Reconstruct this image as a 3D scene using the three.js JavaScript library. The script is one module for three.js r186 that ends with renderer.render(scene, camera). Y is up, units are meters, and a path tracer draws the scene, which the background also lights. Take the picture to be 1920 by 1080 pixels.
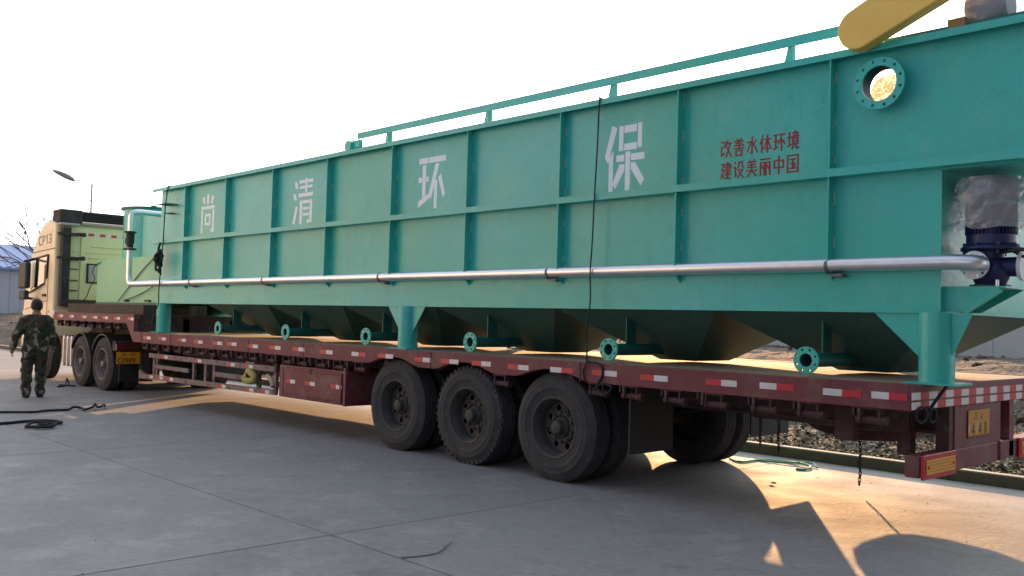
import * as THREE from 'three';
import { mergeGeometries, mergeVertices, toCreasedNormals } from 'three/addons/utils/BufferGeometryUtils.js';
import { RoundedBoxGeometry } from 'three/addons/geometries/RoundedBoxGeometry.js';
import { MarchingCubes } from 'three/addons/objects/MarchingCubes.js';

// ------------------------------------------------------------------ camera, sky, sun, exposure
const scene = new THREE.Scene();
const camera = new THREE.PerspectiveCamera(34.22, 1024 / 576, 0.1, 900);
camera.rotation.order = 'YXZ';
camera.position.set(0, 1.55, 6.55);
camera.rotation.set(THREE.MathUtils.degToRad(1.989), THREE.MathUtils.degToRad(46.545), THREE.MathUtils.degToRad(1.554));

const renderer = new THREE.WebGLRenderer({ antialias: true });
renderer.toneMapping = THREE.LinearToneMapping;
renderer.toneMappingExposure = 4.3;
renderer.shadowMap.enabled = true;
renderer.setSize(1024, 576);

const SUN = new THREE.Vector3(-2.78, 1, -3.89).normalize();
{
  const W = 512, H = 256, d = new Float32Array(W * H * 4);
  for (let j = 0; j < H; j++) for (let i = 0; i < W; i++) {
    const u = (i + 0.5) / W, v = (j + 0.5) / H, th = (v - 0.5) * Math.PI, ph = (u - 0.5) * 2 * Math.PI;
    const y = Math.sin(th), x = Math.cos(th) * Math.cos(ph), z = Math.cos(th) * Math.sin(ph);
    const mu = x * SUN.x + y * SUN.y + z * SUN.z, ang = Math.acos(Math.max(-1, Math.min(1, mu))) * 57.3;
    const g = Math.exp(-Math.pow(ang / 52, 2)), k = Math.exp(-Math.pow(ang / 16, 2)), hz = Math.exp(-Math.max(0, th) * 57.3 / 20), w = hz * Math.exp(-Math.pow(ang / 85, 2));
    const c = [0.066 + 0.130 * hz, 0.086 + 0.146 * hz, 0.128 + 0.152 * hz];   // hazy blue away from the sun, paler at the horizon
    c[0] += 0.55 * g + 0.6 * k + 0.27 * w; c[1] += 0.54 * g + 0.5 * k + 0.25 * w; c[2] += 0.52 * g + 0.35 * k + 0.19 * w;
    const o = (j * W + i) * 4; d[o] = c[0]; d[o + 1] = c[1]; d[o + 2] = c[2]; d[o + 3] = 1;
  }
  const t = new THREE.DataTexture(d, W, H, THREE.RGBAFormat, THREE.FloatType);
  t.mapping = THREE.EquirectangularReflectionMapping; t.magFilter = t.minFilter = THREE.LinearFilter; t.wrapS = THREE.RepeatWrapping;
  t.needsUpdate = true; scene.background = t; scene.environment = t;
}
const sun = new THREE.DirectionalLight(new THREE.Color().setRGB(1.0, 0.54, 0.23), 2.0);
sun.name = 'sun'; sun.position.copy(SUN).multiplyScalar(60).add(new THREE.Vector3(-9, 0, -1)); sun.target.position.set(-9, 0, -1);
sun.castShadow = true; sun.shadow.radius = 1; sun.shadow.mapSize.set(4096, 4096);
Object.assign(sun.shadow.camera, { left: -30, right: 30, top: 20, bottom: -20, near: 1, far: 160 });
scene.add(sun, sun.target);

// ------------------------------------------------------------------ helpers
let seed = 12345;
const rnd = () => { seed = (seed * 1664525 + 1013904223) >>> 0; return seed / 4294967296; };
const rr = (a, b) => a + (b - a) * rnd();
const hash = (x, y, s) => { let h = (x * 374761393 + y * 668265263 + s * 1442695041) | 0; h = Math.imul(h ^ (h >>> 13), 1274126177); return ((h ^ (h >>> 16)) >>> 0) / 4294967296; };
function vnoise(u, v, per, s) {                       // periodic value noise, u v in 0..1
  const x = u * per, y = v * per, xi = Math.floor(x), yi = Math.floor(y), f = x - xi, g = y - yi;
  const a = f * f * (3 - 2 * f), b = g * g * (3 - 2 * g), m = n => ((n % per) + per) % per;
  const p = hash(m(xi), m(yi), s), q = hash(m(xi + 1), m(yi), s), r = hash(m(xi), m(yi + 1), s), t = hash(m(xi + 1), m(yi + 1), s);
  return (p + (q - p) * a) * (1 - b) + (r + (t - r) * a) * b;
}
const fbm = (u, v, per, s, oct = 5) => { let t = 0, a = 0.5, n = 0; for (let i = 0; i < oct; i++) { t += a * vnoise(u, v, per << i, s + i); n += a; a *= 0.5; } return t / n; };
const toS = c => Math.max(0, Math.min(255, Math.round(255 * (c <= 0.0031308 ? 12.92 * c : 1.055 * Math.pow(c, 1 / 2.4) - 0.055))));
function tex(size, fn, srgb = true) {                 // fn(u, v) -> linear [r,g,b]; square tile, uv in metres / repeat
  const d = new Uint8Array(size * size * 4);
  for (let j = 0; j < size; j++) for (let i = 0; i < size; i++) {
    const c = fn((i + 0.5) / size, (j + 0.5) / size), o = (j * size + i) * 4;
    for (let k = 0; k < 3; k++) d[o + k] = srgb ? toS(c[k]) : Math.max(0, Math.min(255, Math.round(c[k] * 255)));
    d[o + 3] = 255;
  }
  const t = new THREE.DataTexture(d, size, size); t.wrapS = t.wrapT = THREE.RepeatWrapping; t.magFilter = THREE.LinearFilter; t.minFilter = THREE.LinearMipmapLinearFilter; t.generateMipmaps = true; t.anisotropy = 8;
  if (srgb) t.colorSpace = THREE.SRGBColorSpace; t.needsUpdate = true; return t;
}
const rep = (t, metres) => { t.repeat.set(1 / metres, 1 / metres); return t; };
const col = (r, g, b) => new THREE.Color().setRGB(r, g, b);
const mix = (a, b, t) => a.map((x, i) => x + (b[i] - x) * t);
const clamp = (x, a = 0, b = 1) => Math.max(a, Math.min(b, x));
const sstep = (a, b, x) => { const t = clamp((x - a) / (b - a)); return t * t * (3 - 2 * t); };

function metreUV(g) {                                 // box-projected uv in metres
  g = g.index ? g.toNonIndexed() : g;
  const p = g.attributes.position, n = g.attributes.normal, uv = new Float32Array(p.count * 2);
  for (let i = 0; i < p.count; i += 3) {
    let nx = 0, ny = 0, nz = 0;
    for (let k = 0; k < 3; k++) { nx += n.getX(i + k); ny += n.getY(i + k); nz += n.getZ(i + k); }
    nx = Math.abs(nx); ny = Math.abs(ny); nz = Math.abs(nz);
    for (let k = i; k < i + 3; k++) {
      const x = p.getX(k), y = p.getY(k), z = p.getZ(k);
      if (nz >= nx && nz >= ny) { uv[2 * k] = x; uv[2 * k + 1] = y; } else if (nx >= ny) { uv[2 * k] = z; uv[2 * k + 1] = y; } else { uv[2 * k] = x; uv[2 * k + 1] = z; }
    }
  }
  g.setAttribute('uv', new THREE.BufferAttribute(uv, 2));
  for (const k of Object.keys(g.attributes)) if (!['position', 'normal', 'uv', 'color'].includes(k)) g.deleteAttribute(k);
  return g;
}
const join = list => { list = list.flat(9).map(metreUV); return list.length === 1 ? list[0] : mergeGeometries(list); };
const used = {};
const numbered = n => { const k = used[n] = (used[n] ?? -1) + 1; return k ? n + '_' + String(k).padStart(3, '0') : n; };
function part(parent, name, geos, mat, label) {
  const m = new THREE.Mesh(join([geos]), mat); m.name = name; if (label) m.userData.label = label;
  parent.add(m); return m;
}
function tag(o, label, category, group, kind) { Object.assign(o.userData, { label, category }); if (group) o.userData.group = group; if (kind) o.userData.kind = kind; return o; }
function thing(name, label, category, pos = [0, 0, 0], group) { const g = new THREE.Group(); g.name = numbered(name); g.position.set(...pos); scene.add(g); return tag(g, label, category, group); }
function solo(name, geos, mat, label, category, group, kind) { const m = part(scene, numbered(name), geos, mat); return tag(m, label, category, group, kind); }
function struct(name, geos, mat) { const m = part(scene, numbered(name), geos, mat); m.userData.kind = 'structure'; return m; }
// boxes by extents, slightly chamfered when r > 0
function bx(x0, x1, y0, y1, z0, z1, r = 0) {
  const w = Math.abs(x1 - x0), h = Math.abs(y1 - y0), d = Math.abs(z1 - z0);
  const g = r ? new RoundedBoxGeometry(w, h, d, 2, Math.min(r, w / 2.01, h / 2.01, d / 2.01)) : new THREE.BoxGeometry(w, h, d);
  return g.translate((x0 + x1) / 2, (y0 + y1) / 2, (z0 + z1) / 2);
}
function cyl(a, b, r, seg = 24, r2 = r, open = false) { // cylinder from a to b
  const A = new THREE.Vector3(...a), Bv = new THREE.Vector3(...b), d = Bv.clone().sub(A), L = d.length();
  const g = new THREE.CylinderGeometry(r2, r, L, seg, 1, open);
  g.applyQuaternion(new THREE.Quaternion().setFromUnitVectors(new THREE.Vector3(0, 1, 0), d.normalize()));
  return g.translate((A.x + Bv.x) / 2, (A.y + Bv.y) / 2, (A.z + Bv.z) / 2);
}
const bar = (a, b, w, h = w) => {                      // rectangular bar from a to b
  const A = new THREE.Vector3(...a), Bv = new THREE.Vector3(...b), d = Bv.clone().sub(A);
  const g = new THREE.BoxGeometry(w, h, d.length()), m = new THREE.Matrix4().lookAt(Bv, A, new THREE.Vector3(0, 1, 0.001));
  return g.applyMatrix4(m).translate((A.x + Bv.x) / 2, (A.y + Bv.y) / 2, (A.z + Bv.z) / 2);
};
const tube = (pts, r, seg = 40, rs = 8, closed = false) => new THREE.TubeGeometry(new THREE.CatmullRomCurve3(pts.map(p => new THREE.Vector3(...p)), closed, 'catmullrom', 0.5), seg, r, rs, closed);
function ext(pts, z0, z1, holes = [], bevel = 0) {     // polygon in xy pushed from z0 to z1
  const s = pts instanceof THREE.Shape ? pts : new THREE.Shape(pts.map(p => new THREE.Vector2(...p)));
  for (const h of holes) s.holes.push(h);
  const g = new THREE.ExtrudeGeometry(s, { depth: Math.abs(z1 - z0) - 2 * bevel, bevelEnabled: bevel > 0, bevelThickness: bevel, bevelSize: bevel, bevelOffset: -bevel, bevelSegments: 2, curveSegments: 24 });
  return g.translate(0, 0, Math.min(z0, z1) + bevel);
}
const circ = (x, y, r) => { const p = new THREE.Path(); p.absarc(x, y, r, 0, Math.PI * 2, true); return p; };
const disc = (x, y, r) => { const s = new THREE.Shape(); s.absarc(x, y, r, 0, Math.PI * 2, false); return s; };
const quad = (...v) => {                               // flat polygon (fan) of 3-D points
  const g = new THREE.BufferGeometry(), p = [];
  for (let i = 1; i < v.length - 1; i++) p.push(...v[0], ...v[i], ...v[i + 1]);
  g.setAttribute('position', new THREE.Float32BufferAttribute(p, 3)); g.computeVertexNormals();
  g.setAttribute('uv', new THREE.Float32BufferAttribute(new Float32Array(p.length / 3 * 2), 2)); return g;
};
function plateXY(name, parent, canvasFn, w, h, cw, ch, place) { // a thin plate with flat print
  const c = document.createElement('canvas'); c.width = cw; c.height = ch; canvasFn(c.getContext('2d'), cw, ch);
  const t = new THREE.CanvasTexture(c); t.colorSpace = THREE.SRGBColorSpace; t.anisotropy = 8;
  const m = new THREE.Mesh(new THREE.BoxGeometry(w, h, 0.006), new THREE.MeshStandardMaterial({ map: t, roughness: 0.45 })); m.name = name;
  place(m); parent.add(m); return m;
}

// ------------------------------------------------------------------ materials
const paintTex = rep(tex(1024, (u, v) => {
  const a = fbm(u, v, 3, 11), b = fbm(u, v, 8, 27), s = fbm(u, v, 64, 31, 3), st = vnoise(u, 0.37, 96, 77) * 0.5 + vnoise(u, v, 200, 78) * 0.5;
  let c = mix([0.045, 0.475, 0.395], [0.053, 0.50, 0.465], sstep(0.35, 0.65, a));
  c = mix(c, [0.072, 0.51, 0.415], 0.5 * sstep(0.5, 0.75, b));
  const run = vnoise(u, v * 0.12, 110, 83) * fbm(u, v, 5, 87); c = mix(c, [0.035, 0.33, 0.30], 0.28 * sstep(0.46, 0.62, run));         // runs and thin brush streaks
  const sc = fbm(u, v, 26, 91, 4); c = mix(c, [0.20, 0.52, 0.47], 0.16 * sstep(0.60, 0.74, sc)); c = mix(c, [0.06, 0.28, 0.23], 0.18 * sstep(0.70, 0.78, fbm(u, v, 50, 95, 4)));  // chalky scuffs, dirt specks
  const k = 0.93 + 0.08 * s + 0.07 * st; return c.map(x => x * k);
}), 5);
const paintRough = rep(tex(512, (u, v) => { const k = 0.20 + 0.16 * fbm(u, v, 6, 5) + 0.12 * vnoise(u, v, 160, 9); return [k, k, k]; }, false), 3);
const paintBump = rep(tex(512, (u, v) => { const k = 0.6 * fbm(u, v, 5, 41, 3) + 0.4 * fbm(u, v, 60, 43, 2); return [k, k, k]; }, false), 2.2);
const M = {};
M.teal = new THREE.MeshStandardMaterial({ map: paintTex, roughnessMap: paintRough, roughness: 1, bumpMap: paintBump, bumpScale: 0.0025, metalness: 0 });
M.tealShaded = new THREE.MeshStandardMaterial({ color: col(0.016, 0.13, 0.112), roughness: 0.5 });  // teal darkened to carry shade on outlet pipes and hangers; other fittings share it
M.shadedPrimer = new THREE.MeshStandardMaterial({ map: rep(tex(512, (u, v) => { const a = fbm(u, v, 5, 71), b = fbm(u, v, 30, 73); return mix([0.028, 0.098, 0.088], [0.052, 0.128, 0.108], a).map(x => x * (0.8 + 0.4 * b)); }), 1.6), roughness: 0.55 });  // hopper primer, darkened further to carry the shade under the tank
M.greenLight = new THREE.MeshStandardMaterial({ map: rep(tex(512, (u, v) => { const a = fbm(u, v, 4, 61); return mix([0.25, 0.58, 0.34], [0.32, 0.64, 0.40], a); }), 3), roughness: 0.5 });
M.weld = new THREE.MeshStandardMaterial({ color: col(0.45, 0.52, 0.48), roughness: 0.6 });
M.white = new THREE.MeshStandardMaterial({ map: rep(tex(256, (u, v) => { const a = fbm(u, v, 24, 3); return mix([0.68, 0.83, 0.90], [0.78, 0.90, 0.95], a); }), 1), roughness: 0.35 });
M.red = new THREE.MeshStandardMaterial({ map: rep(tex(256, (u, v) => mix([0.20, 0.013, 0.023], [0.33, 0.020, 0.030], fbm(u, v, 12, 7))), 1), roughness: 0.6 });
M.maroon = new THREE.MeshStandardMaterial({ map: rep(tex(1024, (u, v) => {
  const a = fbm(u, v, 6, 101), s = fbm(u, v, 48, 103, 4), d = fbm(u, v, 14, 107);
  let c = mix([0.13, 0.026, 0.037], [0.185, 0.042, 0.052], a);
  c = mix(c, [0.19, 0.12, 0.10], 0.40 * sstep(0.52, 0.75, d) * (0.5 + s));   // dried mud
  return c.map(x => x * (0.86 + 0.28 * s));
}), 2.5), roughness: 0.62 });
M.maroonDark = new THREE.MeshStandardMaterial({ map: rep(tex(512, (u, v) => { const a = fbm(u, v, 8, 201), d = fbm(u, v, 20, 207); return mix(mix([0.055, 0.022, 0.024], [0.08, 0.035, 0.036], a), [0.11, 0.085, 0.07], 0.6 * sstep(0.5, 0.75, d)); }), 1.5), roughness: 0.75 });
M.chassis = new THREE.MeshStandardMaterial({ map: rep(tex(512, (u, v) => { const a = fbm(u, v, 10, 211); return mix([0.022, 0.021, 0.022], [0.07, 0.062, 0.056], a * a); }), 1.2), roughness: 0.8 });
M.guard = new THREE.MeshStandardMaterial({ map: rep(tex(512, (u, v) => { const a = fbm(u, v, 8, 221), d = fbm(u, v, 18, 227); return mix(mix([0.16, 0.12, 0.115], [0.22, 0.18, 0.165], a), [0.13, 0.055, 0.058], sstep(0.55, 0.7, d)); }), 1.5), roughness: 0.7 });
M.deck = new THREE.MeshStandardMaterial({ map: rep(tex(1024, (u, v) => {
  const a = fbm(u, v, 6, 301), g = fbm(u, v, 90, 303, 2), l = vnoise(u, v, 40, 305);
  return mix([0.24, 0.17, 0.115], [0.40, 0.31, 0.21], a).map(x => x * (0.75 + 0.35 * g + 0.12 * l));
}), 3), roughness: 0.85 });
M.rubber = new THREE.MeshStandardMaterial({ map: rep(tex(512, (u, v) => {
  const a = fbm(u, v, 8, 401), d = fbm(u, v, 12, 409), s = fbm(u, v, 70, 411, 2);
  return mix(mix([0.026, 0.028, 0.032], [0.046, 0.048, 0.054], a), [0.095, 0.068, 0.060], 0.40 * sstep(0.55, 0.78, d)).map(x => x * (0.8 + 0.4 * s));
}), 1.1), roughness: 0.82 });
M.rim = new THREE.MeshStandardMaterial({ map: rep(tex(256, (u, v) => mix([0.035, 0.034, 0.036], [0.085, 0.075, 0.068], fbm(u, v, 10, 421))), 0.8), roughness: 0.7 });
M.rimGrey = new THREE.MeshStandardMaterial({ map: rep(tex(256, (u, v) => mix([0.12, 0.115, 0.12], [0.22, 0.20, 0.20], fbm(u, v, 10, 431))), 0.8), roughness: 0.55, metalness: 0.3 });
M.steel = new THREE.MeshStandardMaterial({ color: col(0.80, 0.80, 0.84), roughnessMap: rep(tex(256, (u, v) => { const k = 0.26 + 0.16 * fbm(u, v, 16, 51); return [k, k, k]; }, false), 0.7), roughness: 1, metalness: 0.92 });
M.black = new THREE.MeshStandardMaterial({ color: col(0.018, 0.018, 0.02), roughness: 0.6 });
M.rope = new THREE.MeshStandardMaterial({ color: col(0.022, 0.022, 0.028), roughness: 0.9 });
M.refRed = new THREE.MeshStandardMaterial({ color: col(0.50, 0.022, 0.035), roughness: 0.35 });
M.refWhite = new THREE.MeshStandardMaterial({ map: rep(tex(256, (u, v) => { const a = fbm(u, v, 10, 501), x = (u * 40) % 1, y = (v * 40) % 1; const k = (x < 0.12 || y < 0.12) ? 0.9 : 1; return mix([0.58, 0.57, 0.58], [0.72, 0.71, 0.72], a).map(q => q * k); }), 1), roughness: 0.35 });
M.yellow = new THREE.MeshStandardMaterial({ map: rep(tex(256, (u, v) => mix([0.86, 0.56, 0.11], [0.92, 0.63, 0.15], fbm(u, v, 6, 511))), 1), roughness: 0.42 });
M.blue = new THREE.MeshStandardMaterial({ color: col(0.022, 0.024, 0.105), roughness: 0.42 });
M.flangeWhite = new THREE.MeshStandardMaterial({ color: col(0.72, 0.74, 0.78), roughness: 0.45 });
M.lampYellow = new THREE.MeshStandardMaterial({ map: rep(tex(256, (u, v) => mix([0.62, 0.25, 0.02], [0.80, 0.40, 0.03], vnoise(u, v, 40, 521))), 0.4), roughness: 0.4 });
M.lampRed = new THREE.MeshStandardMaterial({ color: col(0.46, 0.022, 0.03), roughness: 0.4 });
M.wrap = new THREE.MeshPhysicalMaterial({ color: col(0.97, 0.97, 0.98), transmission: 0.72, thickness: 0, roughness: 0.16, ior: 1.5, side: THREE.DoubleSide });
M.timber = new THREE.MeshStandardMaterial({ map: rep(tex(512, (u, v) => { const a = fbm(u, v * 1, 6, 531), g = vnoise(u * 1, v, 128, 533); return mix([0.045, 0.036, 0.028], [0.10, 0.082, 0.062], a * 0.6 + g * 0.4); }), 1), roughness: 0.9 });
M.glass = new THREE.MeshPhysicalMaterial({ color: col(0.25, 0.27, 0.28), roughness: 0.05, metalness: 0.0, clearcoat: 1 });
M.kerbSunlit = new THREE.MeshStandardMaterial({ map: rep(tex(256, (u, v) => mix([0.36, 0.33, 0.28], [0.56, 0.53, 0.47], fbm(u, v, 12, 545))), 1), roughness: 0.9 });  // lighter copy of the kerb concrete, stands in for sun on its top
M.concreteKerb = new THREE.MeshStandardMaterial({ map: rep(tex(512, (u, v) => mix([0.10, 0.082, 0.058], [0.17, 0.14, 0.10], fbm(u, v, 12, 541))), 1.3), roughness: 0.9 });  // kerb concrete kept dark to carry the shade on its front

// ------------------------------------------------------------------ ground: concrete yard of cast slabs, dirt beyond the kerb
const concMap = tex(2048, (u, v) => {
  const a = fbm(u, v, 3, 601), b = fbm(u, v, 12, 607), g = fbm(u, v, 180, 613, 3), st = fbm(u, v, 22, 617), dk = fbm(u, v, 40, 619, 3);
  let c = mix([0.192, 0.186, 0.186], [0.258, 0.251, 0.250], 0.55 * a + 0.45 * b);
  c = mix(c, [0.32, 0.31, 0.295], 0.45 * sstep(0.60, 0.78, st));
  c = mix(c, [0.15, 0.145, 0.14], 0.25 * sstep(0.64, 0.8, dk));
  const oil = fbm(u, v, 16, 623, 4), tr = vnoise(u + 0.06 * Math.sin(v * 6.2832), v * 0.2, 46, 627) * fbm(u, v, 4, 629); c = mix(c, [0.13, 0.13, 0.13], 0.30 * sstep(0.69, 0.78, oil)); c = mix(c, [0.15, 0.15, 0.152], 0.28 * sstep(0.48, 0.62, tr));
  return c.map(x => x * (0.86 + 0.28 * g));
}); rep(concMap, 6.3);
const concBump = rep(tex(1024, (u, v) => { const k = 0.5 * fbm(u, v, 120, 631, 3) + 0.5 * fbm(u, v, 10, 633, 4); return [k, k, k]; }, false), 2.9);
const concRough = rep(tex(512, (u, v) => { const k = 0.62 + 0.3 * fbm(u, v, 9, 641); return [k, k, k]; }, false), 4.1);
M.concrete = new THREE.MeshStandardMaterial({ map: concMap, bumpMap: concBump, bumpScale: 0.006, roughnessMap: concRough, roughness: 1 });
const slabM = [col(1, 1, 1), col(0.95, 0.953, 0.957), col(1.04, 1.035, 1.03)].map(c => { const m = M.concrete.clone(); m.color = c; return m; });
M.joint = new THREE.MeshStandardMaterial({ color: col(0.07, 0.062, 0.055), roughness: 0.95 });

const yard = new THREE.Group(); yard.name = 'yard_ground'; yard.userData.kind = 'structure'; scene.add(yard);
part(yard, 'joint_bed', bx(-130, 40, -0.30, -0.012, 60, -3.64), M.joint);
{
  const xs = [34.3, 24.3, 14.3, 9.3, 4.3, -0.7, -5.7, -10.7, -15.7, -20.7, -25.7, -30.7, -40.7, -60.7, -90.7, -129], zs = [-3.62, 2.85, 9.3, 15.7, 30, 59];
  for (let i = 0; i < xs.length - 1; i++) for (let j = 0; j < zs.length - 1; j++) {
    const g = 0.006; part(yard, 'concrete_slab', bx(xs[i + 1] + g, xs[i] - g, -0.2, 0.0004 * ((i + j) % 3) - 0.0006, zs[j] + g, zs[j + 1] - g, 0.006), slabM[(i * 7 + j * 2) % 3]);
  }
}
const kerb = new THREE.Group(); kerb.name = 'kerb'; kerb.userData.kind = 'structure'; scene.add(kerb);
for (let i = 0; i < 46; i++) { const x = 6 - i; part(kerb, 'kerb_stone', bx(x - 0.996, x - 0.002, -0.15, 0.115 + rr(-0.004, 0.004), -3.645, -3.765 + rr(-0.004, 0.004), 0.012), M.concreteKerb); part(kerb, 'sunlit_kerb_strip', bx(x - 0.99, x - 0.008, 0.105, 0.124, -3.652, -3.76, 0.006), M.kerbSunlit); }  // pale strip added on each stone so the top reads sunlit

const dirtH = (x, z) => {
  const t = -3.77 - z; if (t < 0) return 0.07;
  const n = fbm(x * 0.037 + 5.1, z * 0.037 + 7.3, 32, 701, 5) - 0.5, f = fbm(x * 0.11 + 2.2, z * 0.11 + 3.3, 32, 709, 4) - 0.5;
  const far = sstep(-14, -26, x);
  return 0.075 + 0.62 * sstep(0.2, 5, t) * (0.75 + 0.5 * far) + 0.33 * sstep(4, 12, t) + (0.25 * n + 0.16 * f) * sstep(0, 1.2, t) + 0.25 * far * sstep(0.4, 2.5, t);
};
{
  const nx = 300, nz = 190, g = new THREE.PlaneGeometry(1, 1, nx, nz), p = g.attributes.position;
  for (let j = 0; j <= nz; j++) for (let i = 0; i <= nx; i++) {
    const k = j * (nx + 1) + i, u = i / nx, t = Math.pow(j / nz, 2.4) * 120;
    const x = u < 0.75 ? 6 - 46 * (u / 0.75) : -40 - 90 * (u - 0.75) / 0.25, z = -3.765 - t;
    p.setXYZ(k, x, dirtH(x, z), z);
  }
  const ix = g.index.array; for (let i = 0; i < ix.length; i += 3) { const a = ix[i]; ix[i] = ix[i + 1]; ix[i + 1] = a; }
  g.computeVertexNormals(); { const n = g.attributes.normal; if (n.getY(500) < 0) { for (let i = 0; i < ix.length; i += 3) { const a = ix[i]; ix[i] = ix[i + 1]; ix[i + 1] = a; } g.computeVertexNormals(); } }
  M.dirt = new THREE.MeshStandardMaterial({ map: rep(tex(1024, (u, v) => {
    const a = fbm(u, v, 8, 801), b = fbm(u, v, 40, 803), g2 = fbm(u, v, 160, 807, 2);
    let c = mix([0.075, 0.055, 0.042], [0.16, 0.125, 0.095], a); c = mix(c, [0.26, 0.22, 0.18], 0.6 * sstep(0.6, 0.75, b)); return c.map(x => x * (0.6 + 0.8 * g2));
  }), 3.3), roughness: 0.95, bumpMap: rep(tex(512, (u, v) => { const k = fbm(u, v, 24, 811, 4); return [k, k, k]; }, false), 2), bumpScale: 0.06 });
  struct('dirt_ground', g, M.dirt);
}
function inst(name, geo, mat, n, fn, label, cat, colors) {
  const m = new THREE.InstancedMesh(geo, mat, n), o = new THREE.Object3D(), c = new THREE.Color();
  for (let i = 0; i < n; i++) { fn(o, i); o.updateMatrix(); m.setMatrixAt(i, o.matrix); if (colors) { const q = colors(i); c.setRGB(...q); m.setColorAt(i, c); } }
  m.name = numbered(name); scene.add(m); tag(m, label, cat, null, 'stuff'); return m;
}
{
  const g = new THREE.IcosahedronGeometry(1, 1), p = g.attributes.position;
  for (let i = 0; i < p.count; i++) { const k = 0.75 + 0.5 * hash(Math.round(p.getX(i) * 50), Math.round(p.getY(i) * 50 + p.getZ(i) * 977), 3); p.setXYZ(i, p.getX(i) * k, p.getY(i) * k * 0.7, p.getZ(i) * k); }
  g.computeVertexNormals();
  inst('rubble', g, new THREE.MeshStandardMaterial({ roughness: 0.9, color: 0xffffff }), 5000, (o, i) => {
    const near = i < 3000, t = 0.05 + Math.pow(rnd(), near ? 1.5 : 1) * (near ? 6 : 18), x = near ? rr(-13, 3) : rr(-48, 4), z = -3.78 - t, s = (0.008 + 0.055 * Math.pow(rnd(), 5)) * (near ? 1 : 1.6);
    o.position.set(x, dirtH(x, z) + s * 0.2, z); o.rotation.set(rr(0, 6), rr(0, 6), rr(0, 6)); o.scale.set(s * rr(0.7, 1.4), s * rr(0.6, 1.1), s * rr(0.7, 1.4));
  }, 'brown and pale stones strewn over the dirt behind the kerb', 'rubble', () => { const t = rnd(), k = rr(0.5, 1.2); return t < 0.75 ? [0.080 * k, 0.050 * k, 0.032 * k] : t < 0.985 ? [0.14 * k, 0.10 * k, 0.07 * k] : [0.5 * k, 0.44 * k, 0.38 * k]; });
  const leaf = new THREE.PlaneGeometry(1, 0.45, 4, 1); { const q = leaf.attributes.position; for (let i = 0; i < q.count; i++) q.setZ(i, 0.22 * Math.cos(q.getX(i) * 3) + 0.3 * q.getY(i) * q.getY(i)); leaf.computeVertexNormals(); }
  inst('dry_leaf_litter', leaf, new THREE.MeshStandardMaterial({ roughness: 0.8, side: THREE.DoubleSide }), 26000, (o) => {
    const t = 0.03 + Math.pow(rnd(), 1.6) * 6, x = rr(-13, 3), z = -3.78 - t, s = rr(0.02, 0.065);
    o.position.set(x, dirtH(x, z) + 0.015, z); o.rotation.set(-1.57 + rr(-0.9, 0.9), rr(-0.9, 0.9), rr(0, 6.3)); o.scale.setScalar(s);
  }, 'dry brown leaves and scraps lying on the dirt behind the kerb', 'leaf litter', () => { const k = rr(0.4, 1.3), t = rnd(); return t < 0.75 ? [0.15 * k, 0.095 * k, 0.05 * k] : t < 0.9 ? [0.5 * k, 0.45 * k, 0.38 * k] : [0.10 * k, 0.13 * k, 0.05 * k]; });
}

{
  const g = new THREE.IcosahedronGeometry(1, 0);
  inst('yard_grit', g, new THREE.MeshStandardMaterial({ roughness: 0.9, color: 0xffffff }), 900, (o) => {
    const s = 0.0025 + 0.004 * Math.pow(rnd(), 4), x = rr(-16, 0), z = rnd() < 0.5 ? rr(-3.6, 0) : rr(0, 5); o.position.set(x, s * 0.3, z); o.rotation.set(rr(0, 6), rr(0, 6), rr(0, 6)); o.scale.set(s * rr(0.8, 1.5), s * 0.6, s);
  }, 'small grit and crumbs scattered over the concrete yard', 'grit', () => { const k = rr(0.5, 1.4); return [0.20 * k, 0.17 * k, 0.14 * k]; });
}
// ------------------------------------------------------------------ far setting
{
  const w = thing('boundary_wall', 'long pale concrete wall beyond the dirt behind the trailer', 'wall');
  const m = new THREE.MeshStandardMaterial({ map: rep(tex(512, (u, v) => mix([0.40, 0.41, 0.42], [0.52, 0.52, 0.52], fbm(u, v, 8, 821))), 4), roughness: 0.9 });
  for (let i = 0; i < 14; i++) part(w, 'wall_panel', bx(8 - i * 3.0 - 2.99, 8 - i * 3.0, 0.2, 2.5, -22, -22.15, 0.01), m);
  part(w, 'coping', bx(-34, 8, 2.5, 2.6, -21.95, -22.2), m);
}
{
  const b = thing('warehouse', 'long grey warehouse with a blue metal roof far behind the cab', 'warehouse', [-60, 0, 0]);
  const wallM = new THREE.MeshStandardMaterial({ color: col(0.36, 0.40, 0.46), roughness: 0.7 }), roofM = new THREE.MeshStandardMaterial({ color: col(0.14, 0.25, 0.50), roughness: 0.5 });
  part(b, 'wall', [bx(-16, 0, 0, 3.8, -4, -40)], wallM);
  const ribs = []; for (let z = -4.4; z > -40; z -= 0.6) ribs.push(bx(0, 0.05, 0.4, 3.75, z, z - 0.12)); part(b, 'wall_ribs', ribs, wallM).userData.kind = 'stuff';
  part(b, 'roof', ext([[0.4, 3.72], [-8, 5.55], [-16.4, 3.72], [-16.4, 3.84], [-8, 5.68], [0.4, 3.84]], -3.6, -40.4), roofM);
  const seams = []; for (let z = -3.8; z > -40; z -= 0.9) seams.push(bar([0.4, 3.86, z], [-8, 5.70, z], 0.06, 0.06)); part(b, 'roof_seams', seams, roofM).userData.kind = 'stuff';
  part(b, 'plinth', bx(0, 0.3, 0, 0.9, -4, -40), new THREE.MeshStandardMaterial({ color: col(0.45, 0.44, 0.43), roughness: 0.9 }));
}
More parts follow.
